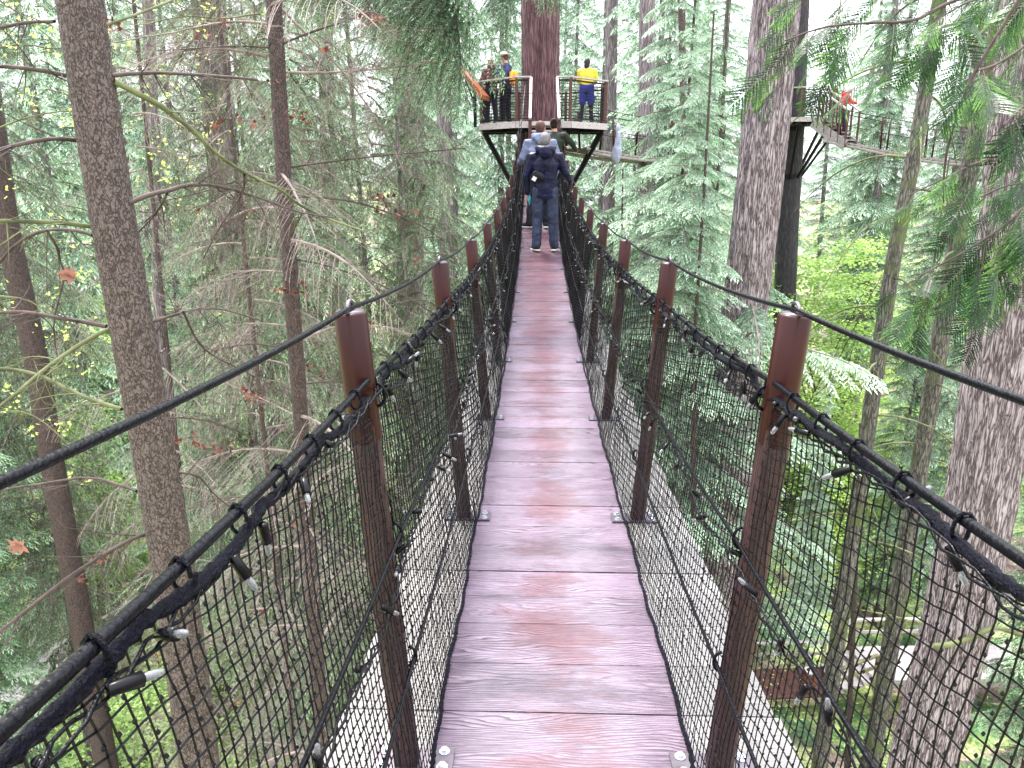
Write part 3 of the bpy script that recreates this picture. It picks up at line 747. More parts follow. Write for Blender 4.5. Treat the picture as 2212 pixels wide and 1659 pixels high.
for a, b in ((D, Cc), (A, B)):
    mb = MB(); mb.bar(a + [0, 0, -0.17], b + [0, 0, -0.17], 0.06, 0.22); mb.build('fascia', M['grey_wood'], bw)
rail_line(bw, A, B, 7)
zl = 2.3
A2, B2, C2, D2 = pz(1560, 1447, zl), pz(1776, 1441, zl), pz(1800, 1503, zl), pz(1590, 1512, zl)
plank_quad(bw, A2, B2, C2, D2, 'lower_deck', 'brown_wood', 0.24)
mb = MB(); mb.bar(D2 + [0, 0, -0.17], C2 + [0, 0, -0.17], 0.06, 0.24); mb.build('fascia', M['moss_wood'], bw)
rail_line(bw, A2, B2, 4, 0.95, 'grey_wood', 'moss_wood')
for k in range(4):
    f = (k + 0.5) / 4; mb = MB(); P = B2 * (1 - f) + A * f; Qp = C2 * (1 - f) + D * f; P[2] = Qp[2] = zl + (zb_ - zl) * (k + 1) / 5
    mb.bar(P, Qp, 0.34, 0.05); mb.build('step', M['pale_wood'], bw)
rail_line(bw, C2 + [0, 0, 0], D + [0, 0, 0], 2, 0.9, 'moss_wood', 'moss_wood')
mb = MB(); mb.bar(B2 + [0, 0, 0.95], A + [0, 0, 1.0], 0.14, 0.05); mb.build('stair_rail', M['pale_wood'], bw)
for f in (0.02, 0.35, 0.68, 1.0):
    for a, b in ((D, Cc), (A, B)):
        q = a + (b - a) * f; mb = MB(); mb.bar([q[0], q[1], gh(q[0], q[1]) - 0.4], q + [0, 0, -0.28], 0.16, 0.16); mb.build('leg', M['moss_wood'], bw)
for q in (A2, B2, C2, D2):
    mb = MB(); mb.bar([q[0], q[1], gh(q[0], q[1]) - 0.6], q + [0, 0, -0.28], 0.14, 0.14); mb.build('leg', M['moss_wood'], bw)
mb = MB(); q = pz(2196, 1455, zb_); mb.box((0, 0, 0.7), (0.32, 0.32, 1.5)); mb.box((0, 0, 1.48), (0.38, 0.38, 0.06))
tag(mb.build('timber_bollard', M['orange_wood'], loc=tuple(q)), 'thick orange-brown timber post standing on the lower boardwalk', 'post')
bx = thing('litter_box', 'small orange-brown wooden box on the lower deck of the boardwalk', 'box', tuple(pz(1745, 1486, zl)))
mb = MB(); mb.box((0, 0, 0.30), (0.34, 0.30, 0.60)); mb.build('cabinet', M['orange_wood'], bx)
mb = MB(); mb.box((0, 0, 0.625), (0.42, 0.38, 0.045)); mb.build('lid', M['pale_wood'], bx)
# left side
bl = thing('boardwalk', 'pinkish pale boardwalk half hidden by branches at lower left', 'boardwalk')
zz_ = 4.2
A, B, Cc, D = pz(-200, 1760, zz_), pz(40, 1440, zz_), pz(120, 1470, zz_), pz(-60, 1790, zz_)
plank_quad(bl, A, B, Cc, D, 'deck', 'pale_wood', 0.26)
A2, B2 = pz(300, 1306, zz_ + 0.1), pz(362, 1310, zz_ + 0.1)
plank_quad(bl, B, A2, B2, Cc, 'deck', 'pale_wood', 0.26)
for a, b in ((D, Cc), (Cc, B2)): rail_line(bl, a, b, 4, 0.95, 'grey_wood', 'moss_wood')
for (a, b, r_, z, lb) in (((168, 1622), (270, 1668), 0.13, 3.9, 'split orange log lying below the left net'), ((905, 1100), (960, 1180), 0.12, 3.0, 'mossy fallen log on the ground left of the bridge')):
    p0, p1 = pz(*a, z), pz(*b, z); g0 = gh(p0[0], p0[1]) + 0.12; g1 = gh(p1[0], p1[1]) + 0.12
    mb = MB(); n_ = 14
    mb.tube([[p0[0] * (1 - f) + p1[0] * f, p0[1] * (1 - f) + p1[1] * f, g0 * (1 - f) + g1 * f + 0.04 * math.sin(f * 9)] for f in np.linspace(0, 1, n_)], [r_ * (1 + 0.12 * math.sin(q * 3)) for q in range(n_)], 12)
    tag(mb.build('fallen_log', M['orange_log'] if 'orange' in lb else M['moss_wood'], smooth=True), lb, 'log')
# ------------------------------------------------------------------ vegetation kit
def bough(seed, L, step, leafL, leafW, droop=0.35, l2k=0.42, rise=0.12, bare=0.0, hang=0.3, tw=0.004, sub=1):
    """one conifer limb along +X: stem, side twigs both sides, needled sprigs along them"""
    r_ = np.random.default_rng(seed); mb = MB()
    u = np.linspace(0, 1, 10); wob = r_.normal(0, 0.015 * L, 10).cumsum() * 0.5
    ax = np.stack([u * L * (1 - 0.06 * u), wob * u, L * (rise * u - droop * u ** 2)], 1)
    mb.tube(ax, np.linspace(0.010 * L + 0.003, 0.003, 10), 5, mat=1, cap=False)
    def axp(t): return np.array([np.interp(t, u, ax[:, k]) for k in range(3)])
    B, D, S, LL, TT = [], [], [], [], []
    t = 0.10
    while t < 1.0:
        for sg_ in (-1, 1):
            if r_.random() < 0.08: continue
            l2 = L * l2k * (1 - t) ** 0.75 * (0.35 + 0.65 * min(1, t * 3.5)) * r_.uniform(0.6, 1.15) + 0.10
            ang = R(r_.uniform(42, 66)) * sg_
            p0 = axp(t); d0 = np.array([math.cos(ang), math.sin(ang), -0.15 - 0.2 * r_.random()])
            d0 = d0 / np.linalg.norm(d0)
            q = np.linspace(0, 1, 5)[:, None]
            path = p0 + d0 * l2 * q + np.array([0, 0, -hang * l2]) * q ** 2 + np.array([0.18 * l2, 0, 0]) * q ** 2
            side_r = unit(np.cross(d0, [0, 0, 1]))
            w = tw * (0.5 + 0.5 * l2)
            Vp = np.concatenate([path + side_r * w, path - side_r * w]); 
            mb.add(Vp, [[k, k + 1, k + 6, k + 5] for k in range(4)], mat=1)
            n_ = max(2, int(l2 / (leafL * 0.40)))
            isb = r_.random() < bare
            if isb:
                for k in range(max(2, n_ // 3)):
                    f = r_.uniform(0.2, 1); b0 = np.array([np.interp(f, q[:, 0], path[:, c_]) for c_ in range(3)])
                    dd = unit(d0 + r_.normal(0, 0.7, 3)) * l2 * r_.uniform(0.15, 0.4); sr = unit(np.cross(dd, r_.normal(0, 1, 3))) * w * 0.6
                    m_ = b0 + dd * 0.5 + r_.normal(0, 0.01, 3)
                    mb.add([b0 + sr, b0 - sr, m_ - sr * 0.8, m_ + sr * 0.8, b0 + dd - sr * 0.3, b0 + dd + sr * 0.3], [[0, 1, 2, 3], [3, 2, 4, 5]], mat=1)
                continue
            f = (np.arange(n_) + 0.5) / n_
            b0 = np.stack([np.interp(f, q[:, 0], path[:, c_]) for c_ in range(3)], 1)
            td = unit(np.gradient(path, axis=0))
            tdir = np.stack([np.interp(f, q[:, 0], td[:, c_]) for c_ in range(3)], 1)
            for s2 in (-1, 1):
                dd = unit(tdir * r_.uniform(0.55, 1.0, (n_, 1)) + side_r * s2 * 0.75 + r_.normal(0, 0.16, (n_, 3)) + np.array([0, 0, -0.22]))
                sv = unit(np.cross(dd, np.array([0, 0, 1.0]) + r_.normal(0, 0.45, (n_, 3))))
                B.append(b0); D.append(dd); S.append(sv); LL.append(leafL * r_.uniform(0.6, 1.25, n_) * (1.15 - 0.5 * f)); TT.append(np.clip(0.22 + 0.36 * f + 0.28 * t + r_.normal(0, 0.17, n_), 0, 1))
            B.append(path[-1:]); D.append(td[-1:]); S.append(side_r[None]); LL.append([leafL * 1.1]); TT.append([0.9])
        t += step / L * r_.uniform(0.7, 1.3)
    if B:
        LLc = np.concatenate(LL)
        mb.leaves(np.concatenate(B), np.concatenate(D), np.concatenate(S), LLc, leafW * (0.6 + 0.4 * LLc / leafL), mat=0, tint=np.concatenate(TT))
    return mb.flat()

def crown(seed, kit, z0, z1, rad, per_m, top_taper=1.0, pitch=(5, -22), trunk_r=0.15, skip=0.0):
    """limbs of a kit (made for length 1.0 scale) set round a straight trunk from z0 to z1"""
    r_ = np.random.default_rng(seed); mb = MB()
    n_ = int((z1 - z0) * per_m); az = r_.uniform(0, 2 * PI)
    for k in range(n_):
        f = (k + r_.random()) / n_; z = z0 + (z1 - z0) * f
        if r_.random() < skip: continue
        az += 2.4 + r_.normal(0, 0.5)
        rr = rad * ((1 - f) ** 0.6 * top_taper + (1 - top_taper)) * (0.55 + 0.45 * min(1, f * 4 + 0.3)) * r_.uniform(0.55, 1.15)
        b_ = kit[int(r_.integers(len(kit)))]; s_ = max(rr, 0.3) / 2.0
        ma = rotz(az) @ roty(-R(r_.uniform(pitch[1], pitch[0]))) @ rotx(r_.normal(0, 0.18)) * s_
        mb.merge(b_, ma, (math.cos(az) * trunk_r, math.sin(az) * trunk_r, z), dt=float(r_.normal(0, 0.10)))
    return mb.flat()

def trunk_path(pts, d, z_lo=None, z_hi=None, sag=None):
    """world line through photo positions at distance d, carried on to the ground and up to z_hi"""
    P = np.array([ray(x, y, d if np.isscalar(d) else d[k]) for k, (x, y) in enumerate(pts)])
    P = P[np.argsort(P[:, 2])]
    up = (P[-1] - P[-2]) / (P[-1][2] - P[-2][2]) if len(P) > 1 else np.array([0, 0, 1.0])
    dn = (P[1] - P[0]) / (P[1][2] - P[0][2]) if len(P) > 1 else np.array([0, 0, 1.0])
    g = z_lo if z_lo is not None else gh(P[0][0], P[0][1]) - 0.3
    if P[0][2] > g: P = np.concatenate([[P[0] + dn * 0.6 * (g - P[0][2]) + (np.array([0, 0, 1.0]) - dn) * 0.4 * 0], P]); P[0][2] = g
    if z_hi and P[-1][2] < z_hi: P = np.concatenate([P, [P[-1] + up * (z_hi - P[-1][2])]])
    return P
def trunk_mesh(P, r_lo, r_hi, sides=28, dz=0.35, amp=0.05, freq=9.0, zf=0.8, seed=0.0, flare=0.5, fine=0.0):
    """furrowed trunk; local coordinates with the base at the origin"""
    mb = MB(); o_ = P[0].copy(); z0, z1 = P[0][2], P[-1][2]
    n_ = max(4, int((z1 - z0) / dz)); zz = np.linspace(z0, z1, n_)
    cx = np.interp(zz, P[:, 2], P[:, 0]); cy = np.interp(zz, P[:, 2], P[:, 1])
    k_ = np.ones(5) / 5
    if n_ > 12:
        cx[2:-2] = np.convolve(cx, k_, 'valid'); cy[2:-2] = np.convolve(cy, k_, 'valid')
    V = np.zeros((n_, sides, 3)); a = np.arange(sides) / sides * 2 * PI; ca, sa = np.cos(a), np.sin(a)
    for i_ in range(n_):
        f = (zz[i_] - z0) / (z1 - z0); r = r_lo * (1 - f) + r_hi * f + flare * r_lo * math.exp(-(zz[i_] - z0) / 0.7)
        dsp = np.array([mnoise.noise(Vector((ca[j_] * freq, sa[j_] * freq, zz[i_] * zf + seed))) for j_ in range(sides)])
        dsp = (1 - np.abs(dsp) * 2.2) * amp
        if fine: dsp += np.array([mnoise.noise(Vector((ca[j_] * freq * 3, sa[j_] * freq * 3, zz[i_] * zf * 5 + seed))) for j_ in range(sides)]) * fine
        V[i_, :, 0] = cx[i_] - o_[0] + ca * (r + dsp * r); V[i_, :, 1] = cy[i_] - o_[1] + sa * (r + dsp * r); V[i_, :, 2] = zz[i_] - z0
    ii, jj = np.meshgrid(np.arange(n_ - 1), np.arange(sides), indexing='ij'); kk = (jj + 1) % sides
    mb.add(V.reshape(-1, 3), np.stack([ii * sides + jj, ii * sides + kk, (ii + 1) * sides + kk, (ii + 1) * sides + jj], -1).reshape(-1, 4))
    return mb, o_
def twiggy(mb, P, r0, r1, r_, n_side=6, Ls=0.5, depth=1, mat=0, sides=5, hang=0.2):
    """a bare branch along P with random forking side twigs"""
    P = np.asarray(P, float); n_ = len(P)
    # resample and roughen
    u = np.linspace(0, 1, n_); m_ = max(8, n_ * 3); uu = np.linspace(0, 1, m_)
    Pq = np.stack([np.interp(uu, u, P[:, k]) for k in range(3)], 1)
    if n_ > 2:
        for _ in range(2): Pq[1:-1] = (Pq[:-2] + 2 * Pq[1:-1] + Pq[2:]) / 4
    L = np.linalg.norm(np.diff(Pq, axis=0), axis=1).sum()
    Pq[1:] += r_.normal(0, 0.006 * L / math.sqrt(m_), (m_ - 1, 3)).cumsum(axis=0) * 0.8
    rad = r0 + (r1 - r0) * uu
    rad = rad * (1 + r_.normal(0, 0.05, m_))
    mb.tube(Pq, rad, sides, mat=mat, cap=False)
    for _ in range(n_side):
        f = r_.uniform(0.15, 1.0); k = min(m_ - 2, int(f * (m_ - 1))); t_ = unit(Pq[k + 1] - Pq[k])
        dd = unit(t_ * r_.uniform(0.3, 1.0) + r_.normal(0, 0.6, 3) + np.array([0, 0, -hang]))
        l_ = Ls * r_.uniform(0.35, 1.25) * (1.2 - 0.7 * f)
        q = np.linspace(0, 1, 5)[:, None]; bend = r_.normal(0, 0.18, 3) * l_
        C_ = Pq[k] + dd * l_ * q + bend * q ** 2
        rr = max(rad[k] * 0.45, 0.0012)
        if depth > 0: twiggy(mb, C_, rr, 0.0010, r_, max(2, int(n_side * 0.55)), l_ * 0.55, depth - 1, mat, 3, hang)
        else: mb.tube(C_, np.linspace(rr, 0.0009, 5), 3, mat=mat, cap=False)
    return Pq
def maple_leaf(mb, c, size, r_, mat=0, tint=0.6, nrm=None):
    """five-pointed leaf with a fold"""
    n0 = unit(r_.normal(0, 1, 3)) if nrm is None else unit(nrm); u_ = unit(np.cross(n0, r_.normal(0, 1, 3))); v_ = np.cross(n0, u_)
    ang = np.array([0, 22, 42, 66, 92, 128, 180, 232, 268, 294, 318, 338]) * PI / 180
    rad = np.array([1.0, 0.5, 0.85, 0.42, 0.75, 0.35, 0.25, 0.35, 0.75, 0.42, 0.85, 0.5]) * size
    V = [c] + [c + u_ * math.cos(a) * r + v_ * math.sin(a) * r + n0 * (0.25 * abs(math.sin(a)) * r + r_.normal(0, 0.04) * size) for a, r in zip(ang, rad)]
    mb.add(V, None, [[0, k, k % 12 + 1] for k in range(1, 13)], mat=mat, tint=tint)

# limb kits (length 2 m each, scaled when used)
KIT = {
    'far': [bough(s_, 2.0, 0.15, 0.17, 0.042, 0.30, bare=0.06) for s_ in range(4)],
    'far_b': [bough(20 + s_, 2.0, 0.17, 0.19, 0.046, 0.42, hang=0.5, bare=0.03) for s_ in range(4)],
    'mid': [bough(40 + s_, 2.0, 0.085, 0.115, 0.030, 0.30, bare=0.05, hang=0.35) for s_ in range(5)],
    'sparse': [bough(60 + s_, 2.0, 0.085, 0.10, 0.020, 0.50, bare=0.22, hang=0.8, l2k=0.5) for s_ in range(5)],
    'bare': [bough(80 + s_, 2.0, 0.085, 0.08, 0.014, 0.40, bare=0.96, hang=0.5, l2k=0.5, tw=0.0035) for s_ in range(5)],
    'fine': [bough(100 + s_, 2.0, 0.055, 0.055, 0.012, 0.40, hang=0.6, l2k=0.40) for s_ in range(4)],
}
_lab = {}
def tree(name, label, base, cat, parts, group=None, rz=0.0, scale=1.0):
    t = thing(name, label, cat, tuple(base), rz, group)
    t.scale = (scale,) * 3
    for pn, me in parts:
        o = bpy.data.objects.new(pn, me); C.objects.link(o); o.parent = t
    return t

# ---- shared tree models for the wood behind -------------------------------------------------
def straight(h, r_lo, r_hi, sides=12, seed=0.0, bend=0.25):
    P = np.array([[bend * math.sin(z * 0.11 + seed), bend * math.cos(z * 0.09 + seed) - bend, z] for z in np.linspace(0, h, 10)]); P -= P[0]
    mb, o_ = trunk_mesh(P, r_lo, r_hi, sides, 0.8, 0.05, 5.0, 0.5, seed, 0.4); return mb
KINDS_ = {}
def kind(key, kit, mat, h, z0, rad, per_m, tr=(0.24, 0.05), bark='bark_far', twig='twig', seed=0, taper=1.0, pitch=(5, -22), skip=0.0):
    cm = crown(seed, KIT[kit], z0, h, rad, per_m, taper, pitch, tr[0] * 0.5, skip).mesh('crown', [M[mat], M[twig]])
    tm = straight(h, tr[0], tr[1], seed=seed * 1.7).mesh('trunk', M[bark], True)
    KINDS_[key] = [('trunk', tm), ('crown', cm)]
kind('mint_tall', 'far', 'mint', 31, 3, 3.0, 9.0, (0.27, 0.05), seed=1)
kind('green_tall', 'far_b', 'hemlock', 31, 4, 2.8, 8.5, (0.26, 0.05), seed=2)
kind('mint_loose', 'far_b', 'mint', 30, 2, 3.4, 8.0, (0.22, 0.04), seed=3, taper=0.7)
kind('mid_mint', 'mid', 'mint', 22.5, 1.5, 2.3, 12.0, (0.11, 0.025), 'bark_far', seed=4)
kind('high_mint', 'mid', 'mint', 24, 11.5, 2.6, 13.0, (0.10, 0.02), 'bark_thin', seed=14)
kind('mid_green', 'mid', 'hemlock', 23, 2.0, 2.3, 11.0, (0.11, 0.025), 'bark_thin', seed=5, taper=0.8)
kind('sparse_fir', 'sparse', 'fir', 24, 6, 2.3, 10.5, (0.08, 0.03), 'bark_far', seed=6, taper=0.6)
kind('bare_fir', 'bare', 'fir', 25, 1, 2.0, 4.0, (0.05, 0.02), 'bark_thin', seed=7, taper=0.5)
def lollipop_maple(seed, h, rad, n_cl, per, leaf, mat):
    """small broadleaf tree: forked stems and tiers of leaves"""
    r_ = np.random.default_rng(seed); st_ = MB(); cr_ = MB()
    tips = []
    for k in range(9):
        a = k * 2.4; z0 = h * r_.uniform(0.15, 0.5); e = np.array([math.cos(a) * rad * r_.uniform(0.4, 0.95), math.sin(a) * rad * r_.uniform(0.4, 0.95), h * r_.uniform(0.55, 1.0)])
        P = np.array([[0, 0, z0 * 0.3], [e[0] * 0.2, e[1] * 0.2, z0], (e * 0.6 + np.array([0, 0, h * 0.1])), e]); twiggy(st_, P, 0.06, 0.01, r_, 5, 1.2, 1); tips.append(P)
    st_.tube([(0, 0, -0.3), (0.1, 0, h * 0.3), (0.05, 0.1, h * 0.6)], [0.11, 0.08, 0.04], 8)
    for _ in range(n_cl):
        a = r_.uniform(0, 2 * PI); zf = r_.uniform(0.18, 1.0); rr = rad * math.sqrt(r_.random()) * (1.0 - 0.55 * zf ** 2.5); c = np.array([math.cos(a) * rr, math.sin(a) * rr, zf * h])
        m_ = per; q = c + r_.normal(0, 1, (m_, 3)) * np.array([0.38, 0.38, 0.07]); nn = unit(np.array([0, 0, 1.0]) + r_.normal(0, 0.35, (m_, 3)))
        dd = unit(np.cross(nn, r_.normal(0, 1, (m_, 3)))); sv = np.cross(nn, dd)
        cr_.leaves(q, dd, sv, leaf * r_.uniform(0.6, 1.2, m_), leaf * 0.8, tint=np.clip(r_.normal(0.5, 0.2) + r_.normal(0, 0.12, m_), 0, 1))
    return [('trunk', st_.mesh('trunk', M['moss_twig'], True)), ('crown', cr_.mesh('crown', M[mat]))]
KINDS_['maple'] = lollipop_maple(1, 11, 3.6, 420, 26, 0.15, 'maple')
KINDS_['maple_b'] = lollipop_maple(2, 7, 2.8, 260, 24, 0.13, 'maple')
KINDS_['shrub_tree'] = lollipop_maple(3, 4.0, 2.2, 200, 26, 0.10, 'shrub')

def place(key, px, d, label, cat='tree', group=None, sc=1.0, name='conifer_tree', seed=0):
    p_ = ray(px, 382, d); base = (p_[0], p_[1], gh(p_[0], p_[1]) - 0.2)
    t = tree(name, label, base, cat, KINDS_[key], group, rz=(px * 0.37 + d * 1.3 + seed) % 6.28, scale=sc); return t
# individually seen trees at middle distance: (model, photo x at the horizon, distance, scale, label)
for key, px, d, sc, lb in (
    ('mid_green', -330, 13, 1.0, 'green hemlock just outside the left edge of the view'),
    ('mid_mint', -90, 21, 1.05, 'pale green hemlock at the far left behind the dark leaning trunk'),
    ('mint_loose', 120, 27, 1.0, 'loose pale conifer behind the big left trunk'),
    ('mid_mint', 330, 23, 1.05, 'pale hemlock seen between the two near left trunks'),
    ('sparse_fir', 640, 13.5, 1.0, 'thin grey-green fir with many bare twigs behind the slender brown trunk'),
    ('bare_fir', 520, 10.5, 0.9, 'almost bare young fir with fine grey twigs, left of the slender brown trunk'),
    ('bare_fir', 300, 12.5, 1.0, 'bare twiggy fir just right of the large flaky trunk'),
    ('sparse_fir', 470, 15.5, 0.95, 'grey-green fir with drooping sprays between the two near left trunks'),
    ('sparse_fir', 905, 14.5, 0.86, 'drooping grey-green fir close to the left side of the bridge'),
    ('sparse_fir', -20, 15, 0.95, 'grey-green fir at the left edge behind the dark leaning trunk'),
    ('mid_green', 560, 24, 1.1, 'mid green hemlock behind the thin grey-green fir'),
    ('mint_tall', 700, 31, 1.0, 'tall pale green conifer left of the platform, well back'),
    ('sparse_fir', 800, 16, 1.0, 'drooping grey-green fir with bare tips left of the near platform'),
    ('mint_tall', 960, 33, 1.0, 'tall mint green conifer just left of the near platform'),
    ('mint_loose', 1090, 34, 1.05, 'mint green conifer directly behind the near platform'),
    ('mint_tall', 1290, 35, 1.0, 'mint green conifer right behind the near platform railing'),
    ('mint_loose', 1420, 29, 1.0, 'bluish mint hemlock with pale drooping limbs right of the near platform'),
    ('high_mint', 1450, 17.5, 0.92, 'young mint green hemlock in front of the sagging bridge between platforms'),
    ('high_mint', 1490, 14.5, 0.80, 'young hemlock whose pale sprays reach in front of the pale fir trunk'),
    ('mid_green', 1360, 19.5, 0.72, 'short dark green hemlock below the near platform on its right'),
    ('mid_mint', 960, 19.0, 0.70, 'short pale hemlock below the near platform on its left'),
    ('mid_green', 1530, 25, 1.0, 'green hemlock left of the pale fir trunk and behind the young ones'),
    ('mid_mint', 2150, 26, 1.05, 'pale green hemlock behind the mossy trunks at the right'),
    ('mid_green', 2020, 26, 0.75, 'short green hemlock under the far right bridge'),
    ('green_tall', 2060, 36, 1.0, 'tall dark conifer behind the far right bridge'),
    ('mid_green', 2480, 17, 1.0, 'dark green hemlock at the right edge'),
    ('mint_tall', 1640, 38, 1.0, 'tall mint conifer behind the pale fir trunk'),
    ('green_tall', 1870, 46, 1.0, 'tall green conifer far behind the red-jacketed person'),
    ('mid_mint', 1840, 24, 0.50, 'small pale hemlock low down right of the pale fir trunk'),
):
    place(key, px, d, lb, sc=sc)
for key, px, d, sc, lb in (
    ('maple', 1745, 34, 1.15, 'bright yellow-green maple under the distant platform'),
    ('maple', 1850, 36, 1.2, 'bright yellow-green maple below the far right bridge'),
    ('maple_b', 1930, 31, 1.2, 'smaller bright green maple beside the leaning mossy trunk'),
    ('maple', 230, 30, 1.0, 'pale green broadleaf tree low behind the big flaky trunk'),
    ('maple_b', 30, 24, 1.1, 'light green broadleaf tree at the left edge behind bare branches'),
    ('maple_b', 560, 27, 1.0, 'light green broadleaf tree beyond the left net'),
    ('maple_b', 820, 25, 1.0, 'yellow-green broadleaf sapling beyond the first left post'),
    ('maple_b', 1990, 27, 0.9, 'light green broadleaf sapling low at the right beyond the cable'),
):
    place(key, px, d, lb, sc=sc, name='maple_tree')
r_ = np.random.default_rng(77)
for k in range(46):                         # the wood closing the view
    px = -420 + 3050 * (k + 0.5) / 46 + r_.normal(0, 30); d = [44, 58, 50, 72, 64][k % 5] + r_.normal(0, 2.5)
    key = ['mint_tall', 'mint_loose', 'green_tall', 'mint_tall', 'mint_loose'][int(r_.integers(5))]  # pale mint is the needles' own colour, the air is clear
    lb = {'mint_tall': 'tall pale mint conifer among many in the wood far behind', 'mint_loose': 'loose pale conifer among many in the wood far behind', 'green_tall': 'tall darker green conifer among many in the wood far behind'}[key]
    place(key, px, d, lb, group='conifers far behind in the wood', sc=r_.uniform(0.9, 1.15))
for k in range(60):
    px = -200 + 2600 * ((k * 0.618) % 1) + r_.normal(0, 30); d = r_.uniform(14, 40)
    if px > 1560 and d < 26: d += 12
    if 1690 < px < 1960 and d < 33: d = 36
    place('shrub_tree', px, d, 'leafy green understorey bush among many on the forest floor', 'bush', 'understorey bushes', r_.uniform(0.6, 1.1), 'bush', k)

# ---- the near and named trunks ---------------------------------------------------------------
def named_tree(name, label, pts, d, r_lo, r_hi, bark, z_hi, sides=36, dz=0.12, amp=0.06, freq=9, zf=0.7, fine=0.0, extra=None, cat='tree', flare=0.4):
    P = trunk_path(pts, d, z_hi=z_hi); mb, o_ = trunk_mesh(P, r_lo, r_hi, sides, dz, amp, freq, zf, float(pts[0][0]), flare, fine)
    t = thing(name, label, cat, tuple(o_)); mb.build('trunk', M[bark], t, smooth=True)
    return t, o_, P
def px2m(px, d): return px / F * d * 0.97
# large flaky trunk on the left
TD = 5.2
spruce, so_, SP_ = named_tree('spruce_tree', 'large near trunk with flaky grey-brown bark at the left, leaning slightly', [(171, 0), (232, 400), (287, 720), (330, 960), (375, 1230), (432, 1659)], TD, 0.188, 0.124, 'bark_spruce', CZ + 3.2, 64, 0.035, 0.035, 22, 7.0, 0.02)
def px_branch(t, org, pts, d0, d1, r0, r1, seed, mat='twig_dark', name='branch', n_side=9, Ls=0.7, depth=1, sides=7, hang=0.25):
    r_ = np.random.default_rng(seed); n_ = len(pts)
    P = np.array([ray(x, y, d0 + (d1 - d0) * k / (n_ - 1)) for k, (x, y) in enumerate(pts)]) - org
    mb = MB(); Pq = twiggy(mb, P, px2m(r0, d0), px2m(r1, d1), r_, n_side, Ls, depth, 0, sides, hang)
    return mb.build(name, M[mat], t, smooth=True), Pq
SB = [([(150, 165), (88, 150), (0, 141), (-120, 150)], 5, 4, -.3), ([(118, 46), (66, 46), (0, 57), (-90, 90)], 3.6, 3, .4),
      ([(170, 303), (123, 299), (62, 308), (0, 323), (-90, 360)], 5, 4, -.5), ([(200, 490), (114, 480), (0, 477), (-90, 480)], 5.2, 4, -.5),
      ([(200, 508), (145, 493), (88, 497), (35, 523), (0, 563), (-50, 640)], 4, 3, .5), ([(101, 498), (127, 541), (127, 567), (145, 594), (110, 700), (130, 790)], 3, 1.5, .3),
      ([(240, 163), (352, 156), (440, 165), (554, 174)], 4.6, 2.8, 1.2),
      ([(246, 176), (308, 207), (374, 246), (422, 290), (466, 334), (528, 378), (611, 413), (638, 440), (704, 475), (783, 501)], 6.5, 2, 1.3),
      ([(280, 438), (317, 420), (361, 413), (396, 398), (462, 398), (528, 416), (585, 435), (638, 457), (720, 470)], 6, 1.6, 1.0),
      ([(361, 418), (345, 450), (325, 475), (299, 501)], 3, 1.6, .4), ([(528, 378), (528, 400), (520, 430), (480, 480), (440, 560)], 3, 1.2, .8),
      ([(256, 706), (223, 711), (139, 764), (84, 805), (33, 850), (-30, 900)], 5, 4, -.6), ([(230, 705), (139, 688), (56, 674), (0, 673), (-80, 680)], 5, 4.2, .2),
      ([(322, 697), (362, 683), (407, 669), (474, 663), (560, 690)], 4, 1.5, .9), ([(396, 674), (418, 727), (446, 766), (530, 805), (610, 850)], 3, 1.2, .9),
      ([(263, 884), (195, 861), (139, 836), (84, 805), (0, 792), (-80, 800)], 5.2, 4, .6), ([(295, 1061), (234, 1041), (182, 1030), (78, 1046), (0, 1059), (-90, 1100)], 3.6, 2.6, .5),
      ([(322, 1152), (291, 1160), (208, 1207), (104, 1280), (0, 1363), (-90, 1430)], 5.2, 4.5, -.5), ([(375, 1020), (432, 1025), (457, 1064), (520, 1110)], 3, 1.4, .5),
      ([(215, 60), (330, 20), (420, -20)], 3.4, 2, .8), ([(340, 905), (420, 900), (520, 930), (600, 990)], 2.4, 1.0, .9)]
for k, (pts, r0, r1, dd) in enumerate(SB):
    px_branch(spruce, so_, pts, TD, TD + dd, r0, r1, 200 + k, mat='twig_dark' if k % 4 != 3 else 'moss_twig', n_side=13 if k > 5 else 7, Ls=0.55, depth=2 if k in (6, 7, 8, 10, 13, 14) else 1)
